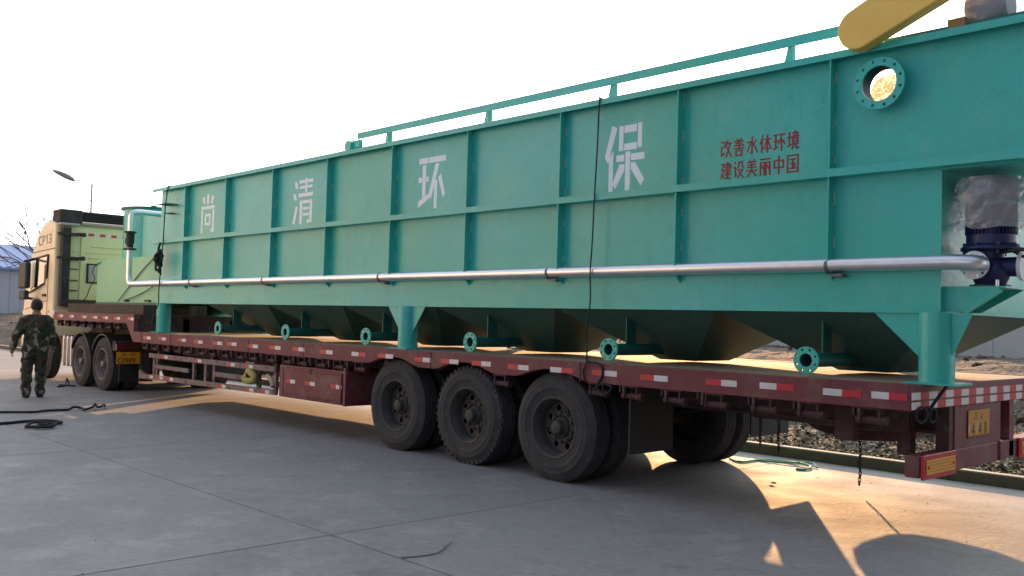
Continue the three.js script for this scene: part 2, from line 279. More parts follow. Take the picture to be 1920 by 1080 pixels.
{ // sunlit workshop across the yard, left of and behind the camera: it is what the left end of the tank mirrors
  const b = thing('workshop_building', 'long cream workshop across the yard facing the truck', 'workshop', [0, 0, 14.2]);
  const wm = new THREE.MeshStandardMaterial({ map: rep(tex(256, (u, v) => mix([0.68, 0.64, 0.56], [0.75, 0.71, 0.63], fbm(u, v, 8, 831))), 5), roughness: 0.85 });
  part(b, 'wall', bx(-95, -15, 0, 9, 0, 12), wm); part(b, 'roof', ext([[-0.5, 9.01], [6, 10.4], [12.5, 9.01]], -80.4, 0.4).rotateY(-Math.PI / 2).translate(-15, 0, 0), new THREE.MeshStandardMaterial({ color: col(0.25, 0.27, 0.3), roughness: 0.6 }));
  for (let i = 0; i < 9; i++) { const w = part(b, 'window', bx(-90 + i * 8, -88 + i * 8, 3.6, 5.2, -0.06, 0.02), M.flangeWhite); part(w, 'pane', bx(-89.9 + i * 8, -88.1 + i * 8, 3.7, 5.1, -0.075, -0.062), M.glass); }
}
{ // unseen dark shed, added to hide open sky from the tank faces turned right
  const b = thing('added_dark_shed', 'unseen dark grey steel shed added right of the yard to cut sky light', 'shed', [4.6, 0, 0]);
  const wm = new THREE.MeshStandardMaterial({ color: col(0.055, 0.06, 0.062), roughness: 0.8 });
  part(b, 'wall', bx(0, 10, 0, 6.5, -3.0, 13), wm); part(b, 'roof', bx(-0.3, 10.3, 6.5, 6.7, -3.3, 13.3), wm);
  const ribs = []; for (let z = -2.7; z < 13; z += 0.6) ribs.push(bx(-0.05, 0, 0, 6.5, z, z + 0.1)); part(b, 'wall_ribs', ribs, wm).userData.kind = 'stuff';
}
{ // bare tree left of the cab
  const t = thing('bare_tree', 'leafless tree with thin dark branches at the left edge', 'tree', [-33, 0.9, -2.9]);
  const bark = new THREE.MeshStandardMaterial({ color: col(0.075, 0.055, 0.05), roughness: 0.9 });
  const trunk = [], twigs = [];
  trunk.push(tube([[-0.4, -0.8, -1.1], [-0.3, 0.4, -1.15], [-0.35, 1.3, -1.1], [-0.3, 2.0, -1.2]], 0.09, 12, 7));
  let s0 = seed; seed = 99;
  const grow = (p, d, len, r, n) => {
    const q = [p[0] + d[0] * len, p[1] + d[1] * len, p[2] + d[2] * len], mid = [(p[0] + q[0]) / 2 + rr(-0.1, 0.1) * len, (p[1] + q[1]) / 2 + rr(-0.05, 0.12) * len, (p[2] + q[2]) / 2 + rr(-0.1, 0.1) * len];
    (n > 2 ? trunk : twigs).push(tube([p, mid, q], r, 6, 5));
    if (n > 0) for (let k = 0; k < (n > 1 ? 3 : 2); k++) { const e = [d[0] + rr(-0.8, 0.8), d[1] + rr(-0.35, 0.6), d[2] + rr(-0.8, 0.8)], l = Math.hypot(...e); grow(k === 0 ? q : mid.map((v, i) => v + (q[i] - v) * rr(0, 1)), e.map(v => v / l), len * rr(0.55, 0.8), r * 0.6, n - 1); }
  };
  grow([-0.3, 1.6, -1.15], [0.1, 0.35, 0.93], 1.3, 0.035, 3); grow([-0.3, 2.0, -1.2], [0.0, 0.9, 0.3], 1.0, 0.04, 3); grow([-0.33, 1.9, -1.15], [-0.2, 0.6, 0.75], 1.2, 0.035, 3);
  seed = s0;
  part(t, 'trunk', trunk, bark); part(t, 'twigs', twigs, bark);
}
{ // street lamp: ray through the lamp head at about 36 m
  const t = thing('street_lamp', 'grey street lamp head on a pale curved arm high above the cab', 'street lamp', [-36.5, 0, -5.9]);
  const gm = new THREE.MeshStandardMaterial({ color: col(0.20, 0.21, 0.22), roughness: 0.6 }), pm = new THREE.MeshStandardMaterial({ color: col(0.8, 0.8, 0.8), roughness: 0.4 });
  const head = new THREE.SphereGeometry(1, 20, 12).scale(0.17, 0.12, 0.44); { const q = head.attributes.position; for (let i = 0; i < q.count; i++) q.setY(i, q.getY(i) * (q.getY(i) < 0 ? 0.5 : 1) * (1 - 0.5 * q.getZ(i))); head.computeVertexNormals(); } head.rotateX(-0.36); head.translate(0, 6.45, 0.86);
  part(t, 'lamp_head', head, gm); part(t, 'arm', tube([[0, 0.8, 0], [0, 4.6, 0], [0, 5.6, 0.08], [0, 6.1, 0.32], [0, 6.3, 0.48]], 0.014, 40, 8), pm);
}
{ const t = thing('antenna_mast', 'thin grey mast rising behind the cab roof', 'mast', [-39.8, 0, -7.2]);
  const gm = new THREE.MeshStandardMaterial({ color: col(0.35, 0.34, 0.34), roughness: 0.6 });
  part(t, 'pole', cyl([0, 0.5, 0], [0, 6.7, 0], 0.04, 8), gm); part(t, 'crossarm', bar([0, 6.0, -0.12], [0, 6.0, 0.12], 0.03), gm); }

// ------------------------------------------------------------------ lowbed trailer
const tr = thing('lowbed_trailer', 'long dirty maroon flatbed trailer with red and white reflectors carrying the green tank', 'trailer');
const XR = -2.84, ZF = -2.85, XS = -16.6;               // rear edge, far edge, foot of the gooseneck
const axX = [-8.92, -7.63, -6.34], WR = 0.535, WY = 0.52;
part(tr, 'deck', [bx(XS, XR - 0.002, 1.10, 1.17, -0.03, ZF + 0.03)], M.deck);
part(tr, 'gooseneck_deck', [bx(-20.9, XS - 0.02, 1.40, 1.468, -0.03, ZF + 0.03)], M.deck);
part(tr, 'gooseneck_step', [bx(XS - 0.02, XS, 1.171, 1.468, -0.10, ZF + 0.1)], M.maroonDark);
function sideBeam(z0, z1) {
  const s = new THREE.Shape(); s.moveTo(-20.9, 1.31); s.lineTo(-20.9, 1.475); s.lineTo(XS, 1.475); s.lineTo(XS, 1.176); s.lineTo(XR, 1.176); s.lineTo(XR, 0.99);
  for (const a of [...axX].reverse()) { s.lineTo(a + 0.55, 0.99); s.bezierCurveTo(a + 0.36, 0.99, a + 0.30, 1.085, a, 1.085); s.bezierCurveTo(a - 0.30, 1.085, a - 0.36, 0.99, a - 0.55, 0.99); }
  s.lineTo(-16.62, 0.99); s.lineTo(-16.95, 1.31); s.lineTo(-20.9, 1.31);
  return ext(s, z0, z1, [], 0.006);
}
part(tr, 'side_beam', sideBeam(0, -0.08), M.maroon);
part(tr, 'side_beam', sideBeam(ZF, ZF + 0.08), M.maroon);
part(tr, 'rear_beam', bx(XR - 0.08, XR + 0.004, 0.992, 1.172, -0.082, ZF + 0.082, 0.006), M.maroon);
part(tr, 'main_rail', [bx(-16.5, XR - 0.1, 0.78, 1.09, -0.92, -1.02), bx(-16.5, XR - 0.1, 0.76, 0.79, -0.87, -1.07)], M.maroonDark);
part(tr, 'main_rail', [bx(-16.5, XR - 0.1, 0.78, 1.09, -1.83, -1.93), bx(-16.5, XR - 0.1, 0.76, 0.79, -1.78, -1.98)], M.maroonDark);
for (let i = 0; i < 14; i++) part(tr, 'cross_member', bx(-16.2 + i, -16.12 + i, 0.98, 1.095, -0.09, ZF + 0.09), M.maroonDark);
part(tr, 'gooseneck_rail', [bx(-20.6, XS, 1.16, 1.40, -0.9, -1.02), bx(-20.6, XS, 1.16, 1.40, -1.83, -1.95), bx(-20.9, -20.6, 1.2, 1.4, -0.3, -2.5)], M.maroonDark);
// seams between beam sections: recessed vertical joints shown as thin cover strips
for (const x of [-19.0, -15.05, -16.25, -12.4, -8.75 + 0.55, -10.9, -5.95]) part(tr, 'beam_joint', bx(x - 0.008, x + 0.008, x < -17 ? 1.315 : 0.995, x < XS ? 1.47 : 1.172, 0, 0.004), M.maroonDark);
// reflective strips on the near side
const stripX = [-16.0, -15.38, -14.62, -14.02, -13.37, -12.91, -12.27, -11.64, -11.02, -10.34, -9.61, -9.05, -8.34, -7.87, -7.35, -6.79, -6.19, -5.65, -5.08, -4.39, -3.88, -3.34, -2.985];
const whiteFirst = new Set([10, 16, 20, 21, 22]);
const strip = (x, y, z, w, h, wf, up = 0) => { // two halves, each a mesh
  const a = bx(x - w / 2, x - 0.001, y - h / 2, y + h / 2, z, z + 0.003), b = bx(x + 0.001, x + w / 2, y - h / 2 + up, y + h / 2 + up, z, z + 0.003);
  part(tr, 'reflective_strip', a, wf ? M.refWhite : M.refRed); part(tr, 'reflective_strip', b, wf ? M.refRed : M.refWhite);
};
stripX.forEach((x, i) => strip(x, 1.086 + (i % 3 - 1) * 0.004, 0.0005, i === 22 ? 0.26 : 0.30, 0.05, whiteFirst.has(i)));
for (const x of [-20.43, -19.80, -19.08, -18.5, -17.96, -17.38, -16.75]) strip(x, 1.395, 0.0005, 0.26, 0.05, false);
part(tr, 'marker_lamp', bx(-20.93, -20.8, 1.41, 1.5, -0.02, 0.02, 0.01), M.flangeWhite);
// reflective strips across the rear beam: two rows of ten blocks
for (const [y0, y1] of [[1.066, 1.118], [0.998, 1.050]]) for (let k = 0; k < 19; k++) {
  const z = -0.02 - k * 0.147; part(tr, 'reflective_strip', bx(XR + 0.004, XR + 0.008, y0, y1, z, z - 0.146), k % 2 ? M.refRed : M.refWhite);
}
// strap winches hanging under the side beam
{
  const g = join([bx(-0.085, -0.070, -0.115, 0, -0.02, -0.09), bx(0.070, 0.085, -0.115, 0, -0.02, -0.09), cyl([-0.105, -0.09, -0.055], [0.105, -0.09, -0.055], 0.027, 12), cyl([0.085, -0.09, -0.055], [0.125, -0.09, -0.055], 0.037, 10), bx(-0.1, 0.1, -0.012, 0, -0.015, -0.095)]);
  const xs = []; for (let x = -16.2; x < -3.1; x += 0.435) xs.push(x + rr(-0.05, 0.05));
  for (const x of xs) { if (axX.some(a => Math.abs(a - x) < 0.52)) continue; const m = new THREE.Mesh(g, M.maroonDark); m.name = 'strap_winch'; m.position.set(x, 0.99, 0); tr.add(m); }
  for (let x = -20.6; x < -17.1; x += 0.45) { const m = new THREE.Mesh(g, M.maroonDark); m.name = 'strap_winch'; m.position.set(x, 1.31, 0); tr.add(m); }
  const hk = join([bx(-0.012, 0.012, -0.10, 0, -0.01, -0.05), bx(-0.05, -0.035, -0.06, 0, -0.01, -0.05)]);
  for (let x = -16; x < -3; x += 0.44) { if (axX.some(a => Math.abs(a - x) < 0.52)) continue; const m = new THREE.Mesh(hk, M.maroonDark); m.name = 'tie_hook'; m.position.set(x + rr(-0.04, 0.04), 0.99, 0); tr.add(m); }
}
// side guard frame
part(tr, 'guard_rail', bx(-15.95, -11.66, 0.745, 0.825, -0.02, -0.06, 0.006), M.guard);
part(tr, 'guard_rail', [ext([[-16.33, 0.52], [-16.1, 0.455], [-11.62, 0.505], [-11.62, 0.43], [-16.1, 0.375], [-16.33, 0.37]], -0.015, -0.055)], M.guard);
part(tr, 'guard_rail', [bx(-15.72, -14.42, 0.575, 0.64, -0.03, -0.06), bx(-13.55, -12.3, 0.575, 0.645, -0.03, -0.06)], M.guard);
for (const x of [-15.82, -15.70, -14.29, -13.87, -13.58, -12.2, -11.72]) part(tr, 'guard_post', bx(x - 0.035, x + 0.035, 0.44, x > -13 || x < -15.7 ? 0.75 : 0.75, -0.057, -0.1), M.guard);
for (const x of [-15.7, -13.7, -11.75]) part(tr, 'guard_hanger', bx(x - 0.04, x + 0.04, 0.75, 1.0, -0.08, -0.16), M.maroonDark);
for (const [x, y] of [[-15.3, 0.785], [-14.05, 0.785], [-12.95, 0.785], [-12.4, 0.785]]) strip(x, y, -0.0195, 0.24, 0.05, false);
for (const [x, y] of [[-15.85, 0.425], [-15.45, 0.43], [-15.05, 0.435], [-13.2, 0.447], [-12.35, 0.457], [-11.9, 0.462]]) strip(x, y, -0.0145, 0.24, 0.05, false);
part(tr, 'rag', tube([[-12.5, 0.66, -0.05], [-12.35, 0.72, 0.0], [-12.15, 0.63, 0.01], [-12.35, 0.58, 0.0], [-12.55, 0.6, -0.03], [-12.4, 0.66, -0.02]], 0.05, 24, 7), new THREE.MeshStandardMaterial({ color: col(0.36, 0.33, 0.10), roughness: 0.9 }), 'yellowish strap bundle on the guard');
part(tr, 'rag', tube([[-11.95, 0.68, -0.08], [-11.8, 0.62, -0.06], [-11.75, 0.54, -0.06]], 0.04, 16, 7), new THREE.MeshStandardMaterial({ color: col(0.42, 0.38, 0.27), roughness: 0.9 }));
// tool box
{
  const g = new THREE.Group(); g.name = 'tool_box'; tr.add(g);
  part(g, 'casing', bx(-11.55, -9.88, 0.425, 0.86, -0.03, -0.62, 0.01), M.maroon);
  part(g, 'box_door', bx(-11.40, -10.02, 0.475, 0.80, -0.01, -0.03, 0.006), M.maroon);
  part(g, 'frame_trim', [bx(-11.44, -9.98, 0.80, 0.825, -0.005, -0.03), bx(-11.44, -9.98, 0.45, 0.475, -0.005, -0.03), bx(-10.02, -9.985, 0.45, 0.82, -0.005, -0.03), bx(-11.44, -11.405, 0.45, 0.82, -0.005, -0.03), bx(-9.93, -9.88, 0.425, 0.9, -0.0, -0.03)], M.maroon);
  part(g, 'latch', [bx(-10.75, -10.70, 0.78, 0.84, 0.0, -0.02), bx(-10.76, -10.2, 0.46, 0.472, 0.0, -0.02)], M.maroonDark);
  for (const x of [-11.22, -10.72, -10.10]) strip(x, 0.655 + 0.004 * x + 0.04, -0.0095, 0.25, 0.05, false);
}
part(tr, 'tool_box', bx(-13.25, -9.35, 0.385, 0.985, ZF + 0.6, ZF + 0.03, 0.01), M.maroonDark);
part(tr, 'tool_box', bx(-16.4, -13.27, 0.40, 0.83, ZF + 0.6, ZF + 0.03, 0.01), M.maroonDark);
part(tr, 'guard_rail', [bx(-16.4, -13.9, 0.832, 0.985, ZF + 0.1, ZF + 0.03)], M.guard);
part(tr, 'guard_rail', [bx(-13.95, -13.2, 0.885, 0.985, ZF + 0.1, ZF + 0.03)], M.guard);
// wheels: built facing +z with the outer face at z = 0
function tyreGeo(R, w, rin) {
  const p = []; const V = (r, z) => p.push(new THREE.Vector2(r, z));
  V(rin, -w * 0.12); V(rin + 0.02, -w * 0.04); V(rin + 0.055, -0.018); V(R - 0.155, 0); V(R - 0.150, 0.003); V(R - 0.145, 0.003); V(R - 0.140, 0); V(R - 0.10, -0.003); V(R - 0.096, 0); V(R - 0.090, 0); V(R - 0.086, -0.005); V(R - 0.045, -0.022); V(R - 0.012, -0.042);
  const n = 5, a = 0.045, b = w - 0.045;
  for (let i = 0; i < n; i++) { const z0 = -(a + (b - a) * i / n), z1 = -(a + (b - a) * (i + 0.86) / n), e = 0.004; V(R - e, z0); V(R, (z0 * 2 + z1) / 3); V(R, (z0 + z1 * 2) / 3); V(R - e, z1); if (i < n - 1) { V(R - 0.016, z1 - 0.001); V(R - 0.016, -(a + (b - a) * (i + 1) / n) + 0.001); } }
  V(R - 0.012, -w + 0.042); V(R - 0.045, -w + 0.022); V(R - 0.10, -w + 0.003); V(R - 0.155, -w); V(rin + 0.055, -w + 0.018); V(rin, -w * 0.88);
  return new THREE.LatheGeometry(p, 64).rotateX(Math.PI / 2);
}
function lathe(pts, seg = 48) { return new THREE.LatheGeometry(pts.map(q => new THREE.Vector2(...q)), seg).rotateX(Math.PI / 2); }
function lugs(R, w, lugsLen) {
  const l = []; for (let i = 0; i < 44; i++) for (const s of [0, 1]) {
    const a = (i + s * 0.5) / 44 * Math.PI * 2, g = new THREE.BoxGeometry(0.042, 0.05, 0.034);
    g.translate(0, R - 0.033, s ? -w + 0.04 : -0.04); g.rotateZ(a); l.push(g);
  } return l;
}
const wheelParts = (R, w, rin, deep, rimMat, holes, lug) => {
  const out = [];
  const t = [tyreGeo(R, w, rin)]; if (lug) t.push(...lugs(R, w));
  out.push(['tyre', join(t), M.rubber]);
  const z = -deep;
  out.push(['rim', join([
    lathe([[rin + 0.018, -0.012], [rin + 0.008, -0.004], [rin - 0.006, -0.012], [rin - 0.012, -0.05], [rin - 0.034, -0.075], [rin - 0.038, -deep]].map(q => [q[0], q[1]])),
    lathe([[rin + 0.01, -w + 0.02], [rin - 0.02, -w + 0.06], [rin - 0.036, -deep]]),
    ext(disc(0, 0, rin - 0.037), z - 0.012, z, Array.from({ length: holes }, (_, i) => circ(0.195 * Math.cos(i / holes * 6.283 + 0.3), 0.195 * Math.sin(i / holes * 6.283 + 0.3), 0.030))),
    lathe([[0.165, z], [0.155, z + 0.022], [0.12, z + 0.026]])]), rimMat]);
  out.push(['hub', lathe([[0.105, z], [0.10, z + 0.03], [0.082, z + 0.045], [0.070, z + 0.05], [0.066, z + 0.10], [0.055, z + 0.115], [0.0001, z + 0.117]], 28), rimMat]);
  out.push(['wheel_nuts', join([...Array.from({ length: 10 }, (_, i) => cyl([0.142 * Math.cos(i * 0.6283), 0.142 * Math.sin(i * 0.6283), z], [0.142 * Math.cos(i * 0.6283), 0.142 * Math.sin(i * 0.6283), z + 0.045], 0.014, 6))]), rimMat]);
  return out;
};
const rim3 = 0.285;
const WP = [wheelParts(WR, 0.285, rim3, 0.15, M.rim, 8, true), wheelParts(WR, 0.285, rim3, 0.15, M.rim, 8, false)];
const innerTyre = join([tyreGeo(WR, 0.285, rim3), lathe([[rim3, -0.03], [rim3 - 0.03, -0.08], [rim3 - 0.03, -0.2], [rim3, -0.25]]), ext(disc(0, 0, rim3 - 0.03), -0.10, -0.085)]);
function addWheel(parent, plist, x, y, z, far, spin, dual = true) {
  const g = new THREE.Group(); g.name = 'wheel'; g.position.set(x, y, z); g.rotation.set(0, far ? Math.PI : 0, 0); parent.add(g);
  for (const [n, geo, mat] of plist) { const m = new THREE.Mesh(geo, mat); m.name = n; if (n === 'wheel_nuts') m.userData.kind = 'stuff'; m.rotation.z = spin; g.add(m); }
  if (dual) { const m = new THREE.Mesh(innerTyre, M.rubber); m.name = 'inner_tyre'; m.position.z = -0.335; g.add(m); }
  return g;
}
axX.forEach((x, i) => { addWheel(tr, WP[i === 1 ? 0 : 1], x, WY, -0.05, false, i * 0.7 + 0.2); addWheel(tr, WP[1], x, WY, ZF + 0.05, true, i); });
for (const x of axX) part(tr, 'axle', [cyl([x, WY, -0.5], [x, WY, ZF + 0.5], 0.075, 16), bx(x - 0.12, x + 0.12, WY + 0.05, 0.8, -0.9, -1.0), bx(x - 0.12, x + 0.12, WY + 0.05, 0.8, -1.85, -1.95)], M.chassis);
for (const z of [-0.96, -1.88]) part(tr, 'leaf_spring', [0, 1, 2].map(i => tube([[axX[i] - 0.6, 0.70, z], [axX[i], 0.60, z], [axX[i] + 0.6, 0.70, z]], 0.04, 10, 6)), M.chassis);
for (const x of [-8.23, -6.945]) part(tr, 'sun_gap_block', bx(x - 0.22, x + 0.22, 0.52, 0.99, ZF + 0.10, ZF + 0.30), M.chassis);  // added on the far side to close sun gaps between the wheels
// mud flaps behind the last axle
part(tr, 'mud_flap', bx(-5.40, -5.385, 0.37, 1.0, -0.06, -0.70), M.black);
part(tr, 'mud_flap', bx(-5.40, -5.385, 0.40, 1.0, ZF + 0.05, ZF + 0.80), M.black);
// round-bottomed box slung at the far side near the tail
part(tr, 'slung_box', ext([[-4.88, 1.0], [-4.88, 0.69], [-4.83, 0.60], [-4.70, 0.535], [-4.48, 0.495], [-4.2, 0.485], [-3.9, 0.51], [-3.72, 0.58], [-3.66, 0.75], [-3.66, 1.0]], -2.15, -2.62, [], 0.02), M.maroonDark, 'dark round-bottomed box hung under the tail');
part(tr, 'air_tank', [cyl([-4.8, 0.83, -1.2], [-3.6, 0.83, -1.2], 0.13, 20)], M.chassis);
part(tr, 'tail_bracket', [bx(-3.55, -3.40, 0.70, 0.99, -0.30, -0.4), bx(-3.45, -3.1, 0.78, 0.99, -0.5, -0.6), bx(-3.2, -3.1, 0.60, 0.99, -0.62, -0.72)], M.maroonDark);
// rear frame with plate, bumper and lamps
part(tr, 'rear_post', bx(XR - 0.11, XR - 0.01, 0.52, 0.99, -0.72, -0.80), M.maroonDark);
part(tr, 'rear_post', bx(XR - 0.11, XR - 0.01, 0.52, 0.99, -1.98, -2.08), M.maroon);
part(tr, 'rear_panel', [bx(XR - 0.05, XR - 0.02, 0.66, 0.99, -0.80, -1.80), bx(XR - 0.05, XR - 0.0, 0.64, 0.99, -0.80, -0.86)], M.maroon);
part(tr, 'bumper_bar', [bx(XR - 0.12, XR - 0.01, 0.50, 0.66, -0.20, -1.72, 0.012), bx(XR - 0.12, XR - 0.01, 0.50, 0.66, -1.78, -2.65, 0.012)], M.maroon);
function rearLamp(z) {
  const g = new THREE.Group(); g.name = 'tail_lamp'; tr.add(g); const X = XR - 0.005;
  part(g, 'lamp_board', bx(X, X + 0.02, 0.487, 0.665, z, z - 0.60, 0.008), M.lampRed);
  for (let i = 0; i < 5; i++) part(g, 'lens_bar', bx(X + 0.02, X + 0.027, 0.522 + i * 0.022, 0.540 + i * 0.022, z - 0.045, z - 0.555, 0.002), M.lampYellow);
  part(g, 'screw', [cyl([X + 0.02, 0.575, z - 0.08], [X + 0.03, 0.575, z - 0.08], 0.01, 8), cyl([X + 0.02, 0.575, z - 0.52], [X + 0.03, 0.575, z - 0.52], 0.01, 8)], M.black);
}
rearLamp(-0.205); rearLamp(-2.16);
plateXY('number_plate', tr, (c, w, h) => {
  c.fillStyle = '#b97f1c'; c.fillRect(0, 0, w, h); c.fillStyle = '#5d2d12'; c.fillRect(0, h * 0.93, w, h * 0.07);
  c.fillStyle = '#1c1408'; c.font = 'bold 80px sans-serif'; c.fillText('A', w * 0.56, h * 0.36);
  c.fillRect(w * 0.26, h * 0.1, w * 0.16, 8); c.fillRect(w * 0.30, h * 0.2, w * 0.1, 8); c.fillRect(w * 0.24, h * 0.3, w * 0.2, 8); c.fillRect(w * 0.33, h * 0.08, 8, h * 0.26);
  c.font = 'bold 150px sans-serif'; c.fillText('4', w * 0.14, h * 0.9); c.fillText('4', w * 0.46, h * 0.9); c.fillText('8', w * 0.72, h * 0.9);
  c.fillStyle = '#e8e0c0'; c.fillRect(w * 0.395, h * 0.44, 7, h * 0.46); c.fillRect(w * 0.02, h * 0.5, 9, h * 0.3);
}, 0.44, 0.215, 512, 256, m => { m.position.set(XR - 0.012, 0.835, -1.31); m.rotation.y = Math.PI / 2; });

// ------------------------------------------------------------------ the green tank
const tk = thing('treatment_tank', 'long teal steel water tank with white lettering and a silver pipe on the trailer', 'tank');
const ZW = -0.35, ZO = -0.25, ZB = -2.5, YT = 3.72, YB = 1.69, YM = 2.75, XL = -16.45, XE = -2.775, XU = -1.2;
const ribX = [-15.30, -13.82, -12.35, -10.88, -9.41, -7.98, -6.54, -5.08, -3.61];
const nozzle = [-3.20, 3.41];
part(tk, 'side_wall', [ext([[XL, YB], [XE, YB], [XE, YM - 0.02], [XU, YM - 0.02], [XU, YT], [XL, YT]], ZW, ZW - 0.012, [circ(nozzle[0], nozzle[1], 0.135)])], M.teal);
part(tk, 'side_wall', [ext([[XL, YB], [XE, YB], [XE, YM - 0.02], [XU, YM - 0.02], [XU, YT], [XL, YT]], ZB, ZB + 0.012)], M.teal);
part(tk, 'end_wall', bx(XL, XL + 0.012, YB, YT, ZW - 0.012, ZB + 0.012), M.teal);
part(tk, 'end_wall', [bx(XE - 0.012, XE, YB, YM - 0.02, ZW - 0.012, ZB + 0.012), bx(XE, XU, YM - 0.02, YM - 0.008, ZW - 0.012, ZB + 0.012), bx(XU - 0.012, XU, YM - 0.008, YT, ZW - 0.012, ZB + 0.012)], M.teal);
part(tk, 'inner_baffle', [bx(-4.6, -4.588, YB, YT - 0.15, ZW - 0.02, ZB + 0.02), bx(-14.6, -14.588, YB, YT - 0.1, ZW - 0.02, ZB + 0.02)], M.teal);
part(tk, 'top_rail', [bx(XL - 0.18, XU + 0.05, YT - 0.05, YT + 0.006, ZO, ZO - 0.008), bx(XL - 0.18, XU + 0.05, YT, YT + 0.007, ZO - 0.008, ZW), bx(XL, XU, YT, YT + 0.007, ZB + 0.0, ZB - 0.1)], M.teal);
part(tk, 'middle_rail', [bx(XL - 0.12, XU, YM - 0.008, YM + 0.055, ZO, ZO - 0.008), bx(XL - 0.12, XU, YM - 0.008, YM, ZO - 0.008, ZW)], M.teal);
part(tk, 'bottom_lip', [bx(XL, XE, YB - 0.004, YB + 0.008, ZW + 0.018, ZW), bx(XE, XE + 0.05, YB - 0.004, YB + 0.006, ZW, ZB)], M.teal);
for (const x of ribX) {
  const g = part(tk, 'rib', [bx(x - 0.006, x + 0.006, YM + 0.056, YT - 0.001, ZO - 0.009, ZW), bx(x - 0.006, x + 0.006, 2.02, YM - 0.009, ZO - 0.004, ZW), ext([[-(ZO - 0.004), 2.02], [-ZW, 2.02], [-ZW, 1.93]], -0.006, 0.006).rotateY(Math.PI / 2).translate(x, 0, 0)], M.teal);
  const w = []; for (let y = 2.1 + rr(0, 0.15); y < 3.65; y += rr(0.28, 0.42)) w.push(bx(x + 0.006, x + 0.012, y, y + rr(0.05, 0.13), ZW + 0.012, ZW)); part(g, 'weld_bead', w, M.weld);
}
for (let i = 0; i < 24; i++) { const x = -15.8 + i * 0.6; if (x < -3) part(tk, 'far_rib', bx(x - 0.006, x + 0.006, YB, YT, ZB, ZB - 0.08), M.teal); i++; }
// hoppers and their outlets
const hopC = [-3.735, -5.67, -7.62, -9.58, -11.55, -13.55], hopW = 0.97, HB = 1.198;
hopC.forEach((c, i) => {
  const a = i === 5 ? c - 1.05 : (c + hopC[i + 1]) / 2, b = i === 0 ? XE : (c + hopC[i - 1]) / 2, zc = -1.425, hx = 0.22, hz = 0.29;
  const T = [[a, YB, ZW - 0.01], [b, YB, ZW - 0.01], [b, YB, ZB + 0.01], [a, YB, ZB + 0.01]], Bo = [[c - hx, HB, zc + hz], [c + hx, HB, zc + hz], [c + hx, HB, zc - hz], [c - hx, HB, zc - hz]];
  const g = []; for (let k = 0; k < 4; k++) { const n = (k + 1) % 4; g.push(quad(T[k], Bo[k], Bo[n], T[n])); } g.push(quad(Bo[0], Bo[3], Bo[2], Bo[1]));
  part(tk, 'hopper', g, M.shadedPrimer);
});
part(tk, 'floor_strip', bx(XL, -14.61, YB + 0.002, YB + 0.012, ZW - 0.012, ZB + 0.012), M.teal);
const bolts = (cx, cy, r, n, rb) => Array.from({ length: n }, (_, i) => circ(cx + r * Math.cos((i + 0.5) / n * 6.2832), cy + r * Math.sin((i + 0.5) / n * 6.2832), rb));
[-3.76, -5.80, -7.80, -9.80, -11.77, -13.84].forEach((x, i) => {
  const g = part(tk, 'outlet_pipe', [cyl([x, 1.30, -0.235], [x, 1.30, -1.26], 0.057, 24, 0.057, true), cyl([x, 1.30, -0.26], [x, 1.30, -1.26], 0.050, 24, 0.050, true)], M.tealShaded);
  part(g, 'flange', ext(disc(x, 1.30, 0.108), -0.22, -0.24, [circ(x, 1.30, 0.053), ...bolts(x, 1.30, 0.085, 8, 0.010)], 0.002), M.teal);
  part(g, 'hanger_plate', bx(x - 0.006, x + 0.006, 1.35, YB - 0.08, -0.48, -0.62), M.tealShaded);
});
// legs
function leg(x, z, gus, near) {
  const g = part(tk, 'leg', [cyl([x, 1.186, z], [x, YB, z], 0.122, 32)], M.teal);
  part(g, 'base_plate', bx(x - 0.17, x + 0.19, 1.172, 1.186, z - 0.17, z + 0.17), M.teal);
  if (gus) part(g, 'gusset', [ext([[x - gus[0], YB - 0.003], [x + gus[1], YB - 0.003], [x + 0.11, 1.36], [x - 0.11, 1.36]], near ? z + 0.02 : z - 0.03, near ? z + 0.03 : z - 0.02)], M.teal);
}
leg(-2.81, -0.38, [0.46, 0.26], true); leg(-9.13, -0.38, [0.38, 0.36], true); leg(-16.25, -0.38, null, true);
leg(-3.95, -2.36, [0.36, 0.2], false); leg(-9.13, -2.36, [0.36, 0.34], false); leg(-16.2, -2.36, null, false);
// inlet flange and the drum end behind it
{
  const [x, y] = nozzle, g = part(tk, 'inlet_nozzle', [cyl([x, y, ZW + 0.10], [x, y, ZW - 0.012], 0.142, 40, 0.142, true)], M.teal); part(g, 'nozzle_bore', cyl([x, y, ZW + 0.11], [x, y, ZW - 0.02], 0.134, 40, 0.134, true), M.black);
  part(g, 'flange', ext(disc(x, y, 0.198), ZW + 0.125, ZW + 0.10, [circ(x, y, 0.134), ...bolts(x, y, 0.170, 12, 0.0115)], 0.002), M.teal);
  const dm = new THREE.MeshStandardMaterial({ map: rep(tex(256, (u, v) => { const a = fbm(u, v, 40, 901, 3); return mix([0.42, 0.30, 0.16], [0.85, 0.72, 0.50], sstep(0.3, 0.7, a)); }), 0.6), roughness: 0.8 });
  Object.assign(dm, { side: THREE.DoubleSide }); const dp = new THREE.MeshPhysicalMaterial({ map: dm.map, roughness: 0.9, transmission: 0.55, thickness: 0, side: THREE.DoubleSide });
  const e = new THREE.CircleGeometry(0.155, 40); e.rotateX(-0.18); e.rotateY(0.42); e.translate(-3.475, 3.545, -1.03); part(tk, 'skimmer_cover', e, dp, 'tan sunlit round cover seen through the inlet flange');
}
